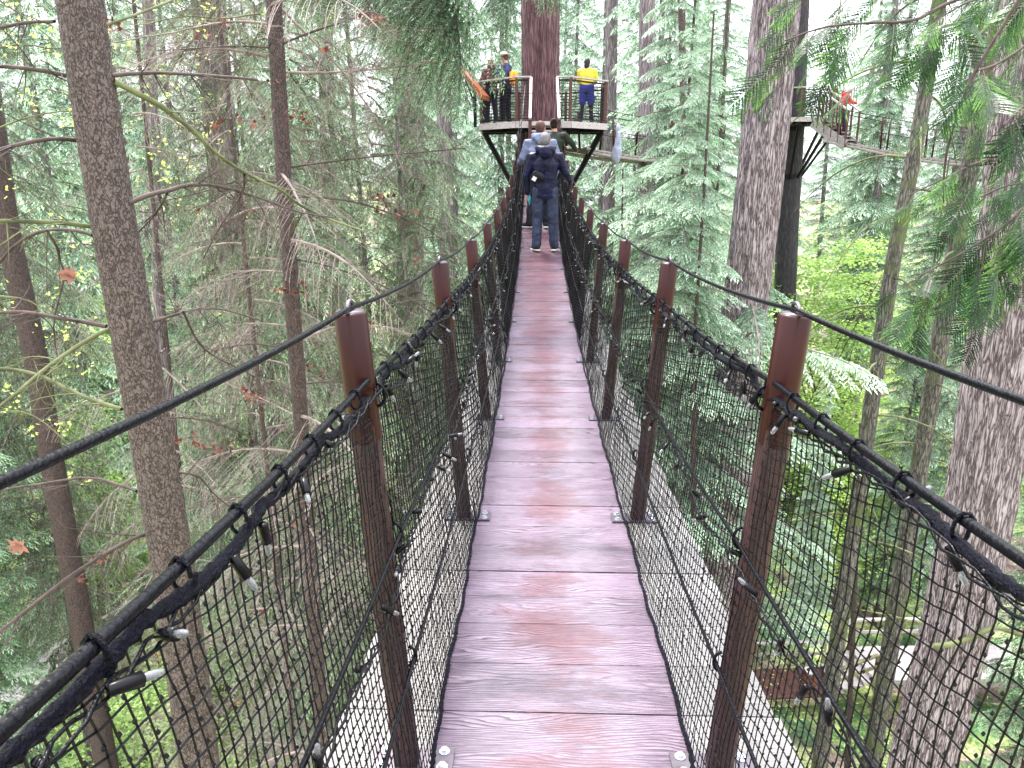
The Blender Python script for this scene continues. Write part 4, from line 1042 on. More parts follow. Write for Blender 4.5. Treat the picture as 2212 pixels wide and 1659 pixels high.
# slender brown trunk
TH = 7.6
thin, to_, _ = named_tree('young_fir_tree', 'slender dark brown trunk with fine bare twigs, right of the large flaky trunk', [(591, 0), (603, 200), (614, 400), (631, 640), (648, 880), (668, 1200), (702, 1659)], TH, 0.092, 0.066, 'bark_thin', CZ + 3.6, 28, 0.06, 0.05, 12, 4.0, 0.03)
TB = [([(600, 156), (700, 158), (748, 154), (858, 145), (946, 132)], 3, 1.2, .9), ([(612, 362), (670, 352), (748, 343), (880, 330), (1010, 318)], 3, 1.0, 1.2), ([(620, 425), (677, 425), (748, 431), (814, 449), (902, 479), (960, 520)], 2.6, 1.0, .9),
      ([(592, 53), (519, 44), (440, 57), (374, 73), (246, 92)], 2.6, 1.2, -.8), ([(600, 105), (520, 98), (440, 103), (340, 110)], 2.3, 1, -.4), ([(610, 395), (520, 385), (430, 420), (330, 440)], 2.3, 1, .6),
      ([(600, 10), (660, 70), (740, 150), (790, 220), (840, 300), (870, 370)], 3, 1, .6), ([(598, 100), (690, 60), (760, 40), (800, 20), (835, 45)], 2.6, 1.2, -.3), ([(640, 560), (700, 570), (790, 600), (880, 640), (960, 690)], 2.8, 1, .8),
      ([(635, 590), (560, 582), (480, 592), (380, 660)], 2.4, 1, .3), ([(640, 560), (620, 520), (650, 470), (665, 430)], 2.2, 1, -.5), ([(650, 760), (560, 740), (470, 750), (380, 790)], 2.2, 1, .6), ([(655, 905), (600, 880), (540, 850), (470, 820)], 2.2, 1, .6),
      ([(650, 830), (730, 820), (800, 840), (900, 880), (960, 930)], 2.2, 1, .8), ([(668, 1130), (600, 1090), (520, 1070), (430, 1085)], 2.0, 1, .6), ([(672, 1240), (760, 1210), (860, 1230), (930, 1270)], 2.0, 1, .7), ([(685, 1420), (600, 1360), (520, 1350), (420, 1400)], 2.0, 1, .6)]
for k, (pts, r0, r1, dd) in enumerate(TB):
    px_branch(thin, to_, pts, TH, TH + dd, r0, r1, 300 + k, mat='twig_dark' if k % 3 else 'twig', n_side=16, Ls=0.9, depth=2 if k in (0, 1, 2, 6, 8, 9) else 1, sides=6, hang=0.15)
tw_ = crown(31, KIT['bare'], 3, CZ + 1.5, 1.7, 2.2, 0.1, (12, -25), 0.04); tw_.build('twigs', [M['fir'], M['twig']], thin)
# pale trunks in the wood
far_named = [
    ('pale grey-purple trunk leaning at upper left between the two near trunks', [(448, 0), (468, 200), (500, 520), (548, 760), (590, 1000)], 15.5, 0.36, 0.25, 'bark_far'),
    ('furrowed grey trunk left of the near platform, half hidden by drooping fir twigs', [(886, 130), (888, 400), (886, 640), (884, 760)], 17.5, 0.33, 0.26, 'bark_far'),
    ('dark leaning trunk at the far left edge with mossy patches', [(-2, 380), (28, 560), (83, 790), (105, 960), (150, 1200)], 13.0, 0.21, 0.15, 'bark_thin'),
    ('thin pale trunk low between the large flaky trunk and the slender one', [(340, 560), (345, 700), (360, 860)], 19.0, 0.15, 0.12, 'bark_far'),
    ('narrow pale trunk rising just right of the near platform', [(1322, 0), (1320, 180), (1318, 300)], 30.0, 0.24, 0.20, 'bark_far'),
    ('pale trunk standing behind the sagging bridge between the platforms', [(1398, 60), (1396, 250), (1392, 420)], 26.0, 0.30, 0.22, 'bark_far'),
    ('grey trunk without visible crown near the top left of the platform', [(700, 0), (706, 200), (712, 520)], 24.0, 0.26, 0.2, 'bark_far'),
    ('pale trunk low behind the second left post', [(965, 500), (970, 700), (975, 860)], 22.0, 0.22, 0.18, 'bark_far'),
    ('brown trunk beyond the right net and left of the pale fir', [(1475, 150), (1480, 400), (1484, 700), (1490, 1100)], 23.0, 0.13, 0.08, 'bark_thin'),
]
for lb, pts, d, r0, r1, bk in far_named:
    t_, o_, P_ = named_tree('tree', lb, pts, d, r0, r1, bk, CZ + 11, 26, 0.3, 0.06, 8, 0.5)
# the great pale fir
fir, fo_, _ = named_tree('fir_tree', 'great pale fir trunk with deep furrows, right of centre, hiding part of the distant platform', [(1678, 0), (1653, 280), (1634, 460), (1607, 680), (1572, 1050), (1550, 1400)], 15.5, 0.46, 0.40, 'bark_fir', CZ + 7, 80, 0.10, 0.07, 13, 1.1, 0.03)
cm_ = crown(51, KIT['mid'], 5, 15, 2.6, 2.6, 0.2, (4, -20), 0.4); cm_.build('lower_limbs', [M['mint'], M['twig']], fir)
# big grey trunk at the right edge
rt, ro_, _ = named_tree('fir_tree', 'big pale grey fir trunk at the right edge, behind cedar sprays', [(2215, 330), (2190, 560), (2160, 800), (2122, 1060), (2070, 1330), (1990, 1659)], 10.2, 0.47, 0.40, 'bark_fir', CZ + 4.5, 72, 0.08, 0.07, 12, 1.2, 0.03)
px_branch(rt, ro_, [(2010, 1398), (2060, 1392), (2110, 1375), (2150, 1350), (2200, 1372), (2290, 1380)], 9.7, 9.4, 8, 5, 401, 'moss_twig', n_side=6, Ls=0.5)
px_branch(rt, ro_, [(1990, 1345), (1960, 1340), (1930, 1330), (1860, 1318)], 9.7, 9.2, 5, 1.5, 402, 'moss_twig', n_side=6, Ls=0.4)
# two mossy trunks at the right
for lb, pts, d, r0, r1, sd_ in (('leaning mossy trunk with many bare drooping limbs, under the far right bridge', [(2020, 60), (1992, 240), (1962, 400), (1930, 560), (1905, 720)], 15.5, 0.19, 0.11, 5),
                       ('pale mossy trunk between the cedar sprays at the right', [(2158, 60), (2120, 230), (2088, 400), (2060, 560)], 16.5, 0.21, 0.15, 9)):
    t_, o_, P_ = named_tree('mossy_tree', lb, pts, d, r0, r1, 'bark_moss', CZ + 7, 26, 0.25, 0.06, 7, 0.6)
    r_ = np.random.default_rng(sd_)
    for k in range(20 if sd_ == 5 else 8):
        z = CZ - 8 + 11.5 * (k + 0.5) / (20 if sd_ == 5 else 8); c_ = np.array([np.interp(z, P_[:, 2], P_[:, 0]), np.interp(z, P_[:, 2], P_[:, 1]), z]) - o_
        a = k * 2.4 + r_.normal(0, .3); L = r_.uniform(1.4, 3.2); q = np.linspace(0, 1, 6)[:, None]
        mb = MB(); twiggy(mb, c_ + np.array([math.cos(a), math.sin(a), r_.uniform(0.1, 0.35)]) * L * q + np.array([0, 0, -0.75 * L]) * q ** 2, 0.028, 0.006, r_, 9, 0.8, 1, 0, 5, 0.4)
        mb.build('limb', M['moss_twig'], t_, smooth=True)
# the reddish tree that carries the near platform
ct, co_, _ = named_tree('cedar_tree', 'straight reddish-brown furrowed trunk carrying the near platform at the end of the bridge', [(1168, 0), (1168, 150), (1168, 400), (1168, 700)], PCY, 0.58, 0.47, 'bark_red', CZ + 11, 96, 0.14, 0.07, 15, 0.35, 0.02)
dt_, do_, _ = named_tree('cedar_tree', 'near-black trunk carrying the distant platform behind the pale fir', [(1724, 0), (1714, 254), (1700, 520), (1690, 800)], 32.9, 0.46, 0.40, 'bark_dark', CZ + 12, 40, 0.3, 0.06, 9, 0.4)
# stump and ground trunks
for px, py, z, h, r, lb in ((1815, 1262, 2.6, 1.6, 0.30, 'dark brown broken stump standing on the forest floor at lower right'), (90, 1010, 4.2, 1.1, 0.3, 'dark mossy stump at the left edge among bare branches')):
    c_ = pz(px, py, z); P_ = np.array([[c_[0], c_[1], gh(c_[0], c_[1]) - 0.2], [c_[0] + .05, c_[1], gh(c_[0], c_[1]) + h]])
    mb, o_ = trunk_mesh(P_, r, r * 0.7, 26, 0.08, 0.14, 5, 1.5, 3.0, 0.5); mb.tube([(0, 0, h * 0.9), (0.02, 0, h + 0.13)], [r * 0.6, 0.05], 9)
    tag(mb.build('stump', M['bark_thin'], loc=tuple(o_)), lb, 'stump')
for pts, d, lb in (([(1850, 1180), (1830, 1659)], 17, 'thin brown pole-like sapling beyond the right net'), ([(1500, 800), (1497, 1300)], 13.5, 'thin dark sapling stem just left of the great fir base')):
    named_tree('sapling', lb, pts, d, 0.07, 0.05, 'bark_thin', CZ - 5.5, 14, 0.25, 0.06, 6, 0.6)

# ---- near boughs hanging into the picture ----------------------------------------------------
def frame_from(dirv, up=(0, 0, 1)):
    x = unit(dirv); y = unit(np.cross(up, x)); z = np.cross(x, y); return np.stack([x, y, z], 1)
HB = [((800, -190), (905, 60), 8.5, 'mid green hemlock bough hanging from above, left of centre'), ((880, -170), (1085, 165), 8.8, 'long dark hemlock bough slanting down to the near platform'), ((960, -140), (1010, 90), 9.4, 'hemlock bough hanging at the top edge left of the reddish trunk'),
      ((1060, -150), (1150, 40), 9.2, 'hemlock bough crossing the top of the reddish trunk'), ((1240, -160), (1190, 30), 9.6, 'hemlock bough tip at the top right of the reddish trunk'), ((730, -170), (820, 40), 9.0, 'hemlock bough at the top edge beside the drooping fir'),
      ((640, -160), (760, 20), 9.6, 'short hemlock bough at the top edge above the slender brown trunk'), ((860, -100), (960, 230), 9.8, 'drooping hemlock bough end in front of the furrowed grey trunk')]
for k, (a, b_, d, lb) in enumerate(HB):
    A_, B_ = ray(*a, d), ray(*b_, d - 0.5); L = np.linalg.norm(B_ - A_); t_ = thing('hemlock_bough', lb, 'branch', tuple(A_), group='near hemlock boughs hanging at the top')
    r_ = np.random.default_rng(500 + k); lf = MB()
    for q in range(6):
        Mx = frame_from(B_ - A_ + r_.normal(0, 0.13 * L, 3) + np.array([0, 0, 0.25 * L]), (0.1, 0.2, 1)) @ rotx(r_.normal(0, 0.5))
        lf.merge(KIT['fine'][(k + q) % 4], Mx * (L * r_.uniform(0.75, 1.08) / 2.0), r_.normal(0, 0.10, 3), dt=float(r_.normal(-0.08, 0.1)))
    lf.flat(); 
    keep = MB(); 
    o = lf.build('foliage', [M['hemlock'], M['twig_dark']], t_)
# cedar: flat fern-like sprays
def cedar_spray(seed, L=0.34):
    r_ = np.random.default_rng(seed); mb = MB(); n_ = 13
    mb.add([[0, 0.0016, 0], [0, -0.0016, 0], [L, -0.0006, -0.04 * L], [L, 0.0006, -0.04 * L]], [[0, 1, 2, 3]], mat=1)
    B, D, S, LL, WW, TT = [], [], [], [], [], []
    for k in range(n_):
        f = (k + 0.6) / n_
        for sg_ in (-1, 1):
            ff = f + 0.02 * sg_; x0 = ff * L; l2 = L * 0.52 * math.sin(PI * min(1, 0.15 + 0.85 * (1 - ff))) ** 0.8 * r_.uniform(0.75, 1.1) + 0.02; a = R(r_.uniform(38, 52)) * sg_
            d0 = np.array([math.cos(a), math.sin(a), -0.12 * r_.random()]); m_ = max(3, int(l2 / 0.016)); g = (np.arange(m_) + 0.5) / m_
            b0 = np.array([x0, 0, -0.04 * x0]) + d0 * (g * l2)[:, None] + np.array([0, 0, -0.25 * l2]) * (g ** 2)[:, None]
            m3 = 5; g3 = np.arange(m3) / m3; b3 = np.array([x0, 0, -0.04 * x0]) + d0 * (g3 * l2)[:, None] + np.array([0, 0, -0.25 * l2]) * (g3 ** 2)[:, None]
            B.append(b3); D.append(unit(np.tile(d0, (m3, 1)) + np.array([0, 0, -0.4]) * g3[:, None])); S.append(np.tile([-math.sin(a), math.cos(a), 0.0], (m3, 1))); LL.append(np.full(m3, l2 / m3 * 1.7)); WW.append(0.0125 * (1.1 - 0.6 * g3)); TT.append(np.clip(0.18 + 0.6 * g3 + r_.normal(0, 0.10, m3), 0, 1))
            for s2 in (-1, 1):
                mm_ = max(2, int(l2 / 0.024)); gg = (np.arange(mm_) + 0.5) / mm_; bb = np.array([x0, 0, -0.04 * x0]) + d0 * (gg * l2)[:, None] + np.array([0, 0, -0.25 * l2]) * (gg ** 2)[:, None]
                a2 = a + s2 * R(34); dd = np.stack([np.full(mm_, math.cos(a2)), np.full(mm_, math.sin(a2)), r_.normal(-0.1, 0.1, mm_)], 1)
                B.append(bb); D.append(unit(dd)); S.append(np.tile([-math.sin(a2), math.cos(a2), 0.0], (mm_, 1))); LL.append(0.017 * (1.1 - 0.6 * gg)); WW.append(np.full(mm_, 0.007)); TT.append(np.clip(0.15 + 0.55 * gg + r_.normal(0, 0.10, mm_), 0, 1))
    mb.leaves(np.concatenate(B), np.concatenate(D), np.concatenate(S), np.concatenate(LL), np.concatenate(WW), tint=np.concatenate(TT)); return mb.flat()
SPR = [cedar_spray(s_) for s_ in range(4)]
CB = [([(2290, -60), (2160, -20), (2045, 0), (1991, 38), (1932, 44), (1848, 44), (1765, 54), (1690, 82)], 5.4, 5.0, 4.5, 1.6, 'long cedar branch with hanging fern-like sprays across the top right', 1.35, 0.27),
      ([(2260, -90), (2200, 0), (2175, 42), (2133, 109), (2095, 176), (2070, 234), (2045, 310), (2034, 400), (2036, 440)], 5.0, 5.3, 4.2, 2.2, 'bare dark curving cedar stem hanging down at the upper right', 0.10, 0.25),
      ([(2300, 380), (2212, 447), (2174, 484), (2095, 535), (1974, 600)], 4.8, 4.6, 4.2, 1.6, 'dark cedar branch drooping in front of the big grey trunk at the right', 2.6, 0.26),
      ([(2290, 300), (2180, 330), (2104, 354), (2048, 382), (1965, 424)], 5.8, 5.4, 3, 1.4, 'small cedar branch pointing left below the far right bridge', 0.9, 0.20),
      ([(2330, 20), (2260, 60), (2212, 100), (2150, 140), (2110, 150)], 5.0, 4.7, 4, 2, 'dense cedar branch at the upper right edge', 2.0, 0.26),
      ([(2330, 180), (2260, 200), (2205, 230), (2170, 270)], 4.6, 4.4, 4, 2, 'dark cedar branch at the right edge under the upper one', 2.0, 0.26),
      ([(2100, -120), (2000, -70), (1900, -40), (1820, -25), (1740, -18)], 5.6, 5.2, 3.5, 1.6, 'cedar branch along the top edge, only its spray tips showing', 1.6, 0.24),
      ([(2330, -60), (2250, -30), (2180, -10), (2100, 0), (2050, 30)], 5.9, 5.5, 3.5, 1.8, 'cedar branch in the top right corner', 2.0, 0.27),
      ([(2300, 560), (2230, 560), (2160, 575), (2100, 590)], 4.9, 4.7, 3.0, 1.6, 'short dark cedar branch just under the drooping one', 2.0, 0.22),
      ([(2320, 400), (2240, 392), (2170, 400), (2120, 425)], 5.1, 5.0, 3.0, 1.6, 'cedar branch end at the right edge above the drooping one', 1.8, 0.22)]
for k, (pts, d0, d1, r0, r1, lb, dens, sl_) in enumerate(CB):
    r_ = np.random.default_rng(600 + k); n_ = len(pts); P = np.array([ray(x, y, d0 + (d1 - d0) * q / (n_ - 1)) for q, (x, y) in enumerate(pts)]); A_ = P[0].copy(); P = P - A_
    t_ = thing('cedar_branch', lb, 'branch', tuple(A_), group='cedar branches at the upper right'); mb = MB(); Pq = twiggy(mb, P, px2m(r0, d0), px2m(r1, d1), r_, 5, 0.3, 0, 0, 7); mb.build('stem', M['twig_dark'], t_, smooth=True)
    lf = MB(); L = np.linalg.norm(np.diff(Pq, axis=0), axis=1).sum(); m_ = int(L * 11 * dens)
    for q in range(m_):
        f = r_.uniform(0.05, 1); i_ = min(len(Pq) - 2, int(f * (len(Pq) - 1))); tv_ = unit(Pq[i_ + 1] - Pq[i_]); sdv = unit(np.cross(tv_, [0, 0, 1.0])) * (1 if r_.random() < 0.5 else -1)
        reach = r_.random() ** 1.3 * 0.30 * min(1.6, dens)
        dv = unit(tv_ * r_.uniform(0.2, 1.0) + sdv * r_.uniform(0.1, 0.7) + np.array([0, 0, -r_.uniform(0.25, 1.3)]))
        org = Pq[i_] + dv * reach + r_.normal(0, 0.02, 3)
        Mx = frame_from(dv, unit(np.array([0, 0, 1.0]) + r_.normal(0, 0.35, 3) - HD * 0.5)) @ rotx(r_.normal(0, 0.5))
        s_ = sl_ / 0.34 * r_.uniform(0.6, 1.15)
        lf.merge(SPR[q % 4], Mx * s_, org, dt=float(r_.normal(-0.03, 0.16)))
        if reach > 0.08: 
            a_ = Pq[i_]; sr = unit(np.cross(dv, [0.3, 1, 0.2])) * 0.0022
            lf.add([a_ + sr, a_ - sr, org - sr * .6, org + sr * .6], [[0, 1, 2, 3]], mat=1)
    lf.build('foliage', [M['cedar'], M['twig_dark']], t_)

# vine maple: thin stems with new yellow-green leaves, upper left, and dead leaves caught on twigs
r_ = np.random.default_rng(900)
VM = [([(-60, 300), (60, 250), (150, 236), (240, 250), (330, 300), (400, 380)], 6.6), ([(-60, -40), (60, 40), (170, 130), (240, 210)], 6.8), ([(-60, 500), (40, 470), (120, 520), (200, 560), (260, 640)], 6.4), ([(500, -30), (440, 60), (380, 130), (350, 200), (300, 260)], 7.4),
      ([(-60, 640), (60, 640), (130, 700), (170, 760), (240, 780)], 6.6), ([(560, 30), (480, 40), (400, 30), (300, 60), (240, 40)], 7.6), ([(-60, 120), (40, 90), (120, 110), (220, 90), (260, 130)], 7.0), ([(300, 180), (380, 260), (420, 330), (380, 400), (330, 420)], 7.2),
      ([(-50, 900), (60, 880), (150, 960), (210, 1040), (260, 1100)], 6.8), ([(640, -30), (560, 60), (520, 150), (440, 230), (420, 300)], 8.0)]
vmt = thing('vine_maple', 'thin vine maple stems with small new yellow-green leaves at the upper left', 'tree', tuple(ray(-60, 1100, 7.2)))
vo_ = np.array(ray(-60, 1100, 7.2)); lf = MB()
for k, (pts, d) in enumerate(VM):
    P = np.array([ray(x, y, d + 0.5 * q / len(pts)) for q, (x, y) in enumerate(pts)]) - vo_; mb = MB()
    Pq = twiggy(mb, P, 0.008, 0.003, r_, 9, 0.7, 1, 0, 5, 0.1); mb.build('stem', M['moss_twig'], vmt, smooth=True)
    for q in range(13):
        c_ = Pq[int(r_.integers(len(Pq)))] + r_.normal(0, 0.16, 3); m_ = int(r_.integers(3, 8))
        for _ in range(m_): maple_leaf(lf, c_ + r_.normal(0, 0.035, 3), r_.uniform(0.018, 0.034), r_, tint=r_.uniform(0.2, 1), nrm=np.array([0, -0.2, 1]) + r_.normal(0, 0.5, 3))
lf.build('foliage', M['bud'], vmt)
DL = [(232, 40, 5.6), (240, 55, 5.6), (478, 52, 7.4), (437, 75, 7.4), (615, 172, 7.4), (470, 270, 7.4), (485, 258, 7.4), (560, 262, 7.4), (640, 240, 7.3), (650, 255, 7.4), (712, 110, 7.6), (800, 35, 7.4), (815, 45, 7.4), (790, 40, 7.4), (420, 455, 7), (535, 450, 7.4), (600, 630, 7.4), (630, 610, 7.5), (645, 625, 7.5), (430, 960, 6.6), (460, 968, 6.6), (480, 975, 6.6), (370, 962, 6.2), (385, 955, 6.2), (530, 850, 7), (540, 860, 7), (555, 870, 7), (810, 420, 8), (830, 440, 8), (850, 450, 8), (870, 465, 8), (800, 705, 7.8), (720, 690, 7.8), (220, 1210, 5.6), (250, 1190, 5.6), (180, 1250, 5.6), (600, 1050, 7.6), (680, 800, 8), (570, 1320, 7.4), (640, 1130, 8), (900, 560, 9), (1000, 1030, 8), (330, 1420, 7), (520, 1520, 7.5)]
dl = thing('dead_leaves', 'red-brown withered leaves caught in the bare twigs on the left side', 'dead leaves', tuple(ray(500, 500, 7))); dl['kind'] = 'stuff'
do2 = np.array(ray(500, 500, 7)); lf = MB()
for (x, y, d) in DL:
    for _ in range(int(r_.integers(5, 11))):
        c_ = ray(x + r_.normal(0, 13), y + r_.normal(0, 8), d + r_.normal(0, 0.1)) - do2; maple_leaf(lf, c_, r_.uniform(0.02, 0.045) * d / 7, r_, tint=r_.uniform(0, 1))
lf.build('foliage', M['dead'], dl)
for (x, y, d, s_, lb) in ((148, 598, 4.9, 0.085, 'single large withered pinkish maple leaf caught on a hanging twig'), (46, 1182, 4.4, 0.085, 'large withered orange-brown maple leaf at the left edge beside the rail')):
    r2 = np.random.default_rng(int(x)); mb = MB(); c_ = ray(x, y, d)
    for q in range(2): maple_leaf(mb, r2.normal(0, 0.012, 3), s_, r2, tint=0.95, nrm=-HD + r2.normal(0, 0.5, 3))
    mb.tube([(0, 0, 0), (0.01, 0, 0.05), (0.0, 0.02, 0.10)], 0.0015, 4); tag(mb.build('maple_leaf', M['dead'], loc=tuple(c_)), lb, 'leaf')

# ---- ground cover ------------------------------------------------------------------------------
r_ = np.random.default_rng(42)
def scatter(n_):
    """points of the forest floor inside the field of view"""
    d = 9 + 50 * r_.random(n_) ** 1.5; a = r_.uniform(-0.78, 0.78, n_)
    X = CAMP[0] + HD[0] * d + RT[0] * d * np.tan(a) * 0.98; Y = CAMP[1] + HD[1] * d + RT[1] * d * np.tan(a) * 0.98
    return np.array([[x, y, gh(x, y)] for x, y in zip(X, Y)])
lf = MB(); Pn = scatter(5200); keep = np.array([smooth_noise(p_[0] * 0.25, p_[1] * 0.25, 5.0) > -0.12 for p_ in Pn]); Pn = Pn[keep]
for p_ in Pn:
    m_ = 26; h = r_.uniform(0.1, 0.75); q = p_ + r_.normal(0, 1, (m_, 3)) * np.array([0.30, 0.30, 0.14]) + np.array([0, 0, h]); nn = unit(np.array([0, 0, 1.0]) + r_.normal(0, 0.5, (m_, 3)))
    dd = unit(np.cross(nn, r_.normal(0, 1, (m_, 3)))); sv = np.cross(nn, dd); s_ = r_.uniform(0.05, 0.10)
    lf.leaves(q, dd, sv, s_ * r_.uniform(0.7, 1.5, m_), s_ * 0.7, tint=np.clip(r_.normal(0.5, 0.2) + r_.normal(0, 0.1, m_), 0, 1))
tag(lf.build('undergrowth', M['shrub']), 'low leafy green undergrowth covering the forest floor', 'undergrowth', kind='stuff')
def fern(seed):
    r2 = np.random.default_rng(seed); mb = MB()
    for k in range(11):
        a = k * 2.4; L = r2.uniform(0.5, 0.85); m_ = 22; g = (np.arange(m_) + 0.5) / m_; c_ = np.stack([g * L, 0 * g, L * (0.75 * g - 0.75 * g ** 2)], 1); Rz = rotz(a)
        for sg_ in (-1, 1):
            dd = unit(np.stack([0.35 + 0 * g, sg_ + 0 * g, -0.15 + 0 * g], 1)); mb.leaves(c_ @ Rz.T, dd @ Rz.T, np.tile(np.array([1.0, 0, 0]) @ Rz.T, (m_, 1)), 0.15 * np.sin(PI * np.clip(1.05 - g, 0, 1)) ** 0.8 + 0.02, 0.028, tint=np.clip(0.5 + r2.normal(0, 0.15, m_), 0, 1))
    return mb.flat()
FE = [fern(s_) for s_ in range(3)]; lf = MB()
for k, p_ in enumerate(scatter(620)): lf.merge(FE[k % 3], rotz(r_.uniform(0, 6)) * r_.uniform(0.7, 1.4), p_, dt=float(r_.normal(0, 0.12)))
tag(lf.build('ferns', M['fern']), 'sword ferns scattered over the forest floor', 'ferns', kind='stuff')
lf = MB()
for p_ in scatter(1500):
    L = r_.uniform(0.3, 1.8); a = r_.uniform(0, 6.28); e = np.array([math.cos(a), math.sin(a), r_.uniform(0, 0.35)]) * L
    lf.tube([p_ + [0, 0, 0.05], p_ + e * 0.5 + [0, 0, 0.12 + r_.normal(0, .05)], p_ + e + [0, 0, 0.05]], [0.02, 0.014, 0.004], 4, cap=False)
tag(lf.build('fallen_twigs', M['twig']), 'pale fallen sticks littering the forest floor', 'sticks', kind='stuff')
# ------------------------------------------------------------------ people
VOX = [1.0]
def fuse(mb, name, mat, parent, voxel=0.014, smooth=3, noise=0.0):
    voxel = voxel * VOX[0]
    """melt the shapes into one continuous surface"""
    me0 = mb.mesh('tmp', [mat]); o0 = bpy.data.objects.new('tmp', me0); C.objects.link(o0)
    m_ = o0.modifiers.new('r', 'REMESH'); m_.mode = 'VOXEL'; m_.voxel_size = voxel; m_.adaptivity = 0
    s_ = o0.modifiers.new('s', 'SMOOTH'); s_.iterations = smooth; s_.factor = 0.5
    dg = bpy.context.evaluated_depsgraph_get(); dg.update()
    me = bpy.data.meshes.new_from_object(o0.evaluated_get(dg)); me.name = name
    bpy.data.objects.remove(o0)
    if noise:
        for v in me.vertices:
            c_ = v.co; d = mnoise.noise(c_ * 9.0) * noise + mnoise.noise(Vector((c_.x * 16, c_.y * 16, c_.z * 26))) * noise * 0.6
            v.co += v.normal * d
    me.materials.clear(); me.materials.append(mat)
    me.polygons.foreach_set('use_smooth', np.ones(len(me.polygons), dtype=bool))
    o = bpy.data.objects.new(name, me); C.objects.link(o)
    if parent is not None: o.parent = parent
    return o
def lerp(a, b, f): return np.asarray(a, float) * (1 - f) + np.asarray(b, float) * f
def limb(mb, pts, radii, n_=5, sides=14):
    P, r = [], []
    for k in range(len(pts) - 1):
        for q in range(n_): f = q / n_; P.append(lerp(pts[k], pts[k + 1], f)); r.append(radii[k] * (1 - f) + radii[k + 1] * f)
    P.append(np.asarray(pts[-1], float)); r.append(radii[-1]); mb.tube(P, r, sides)
    mb.ball(pts[0], radii[0], 12, 8); mb.ball(pts[-1], radii[-1], 12, 8)
def hand(mb, w, d, up, curl=0.7, side=1):
    """palm with four fingers and a thumb; w wrist, d pointing direction, up = back of the hand"""
    d = unit(d); x = unit(np.cross(up, d)) * side; z = unit(np.cross(d, x)) * side
    p_ = w + d * 0.045; mb.ball(p_, (1, 1, 1), 10, 7, M=np.stack([x * 0.040, d * 0.052, z * 0.017], 1))
    for k, (o_, L) in enumerate(((-0.028, 0.068), (-0.0095, 0.078), (0.0095, 0.073), (0.027, 0.056))):
        b0 = w + d * 0.085 + x * o_; q = [b0 - d * 0.02]; dd = d.copy(); c_ = b0
        for s_ in range(3):
            ca, sa = math.cos(curl * (0.5 + 0.5 * s_)), math.sin(curl * (0.5 + 0.5 * s_)); dd = unit(d * ca - z * sa); c_ = c_ + dd * L / 3; q.append(c_)
        mb.tube(q, [0.0095, 0.0092, 0.0085, 0.0065], 8)
    t0 = w + d * 0.03 - x * 0.030; mb.tube([t0, t0 - x * 0.022 + d * 0.022 - z * 0.006, t0 - x * 0.026 + d * 0.052 - z * 0.018], [0.0115, 0.010, 0.0075], 8)
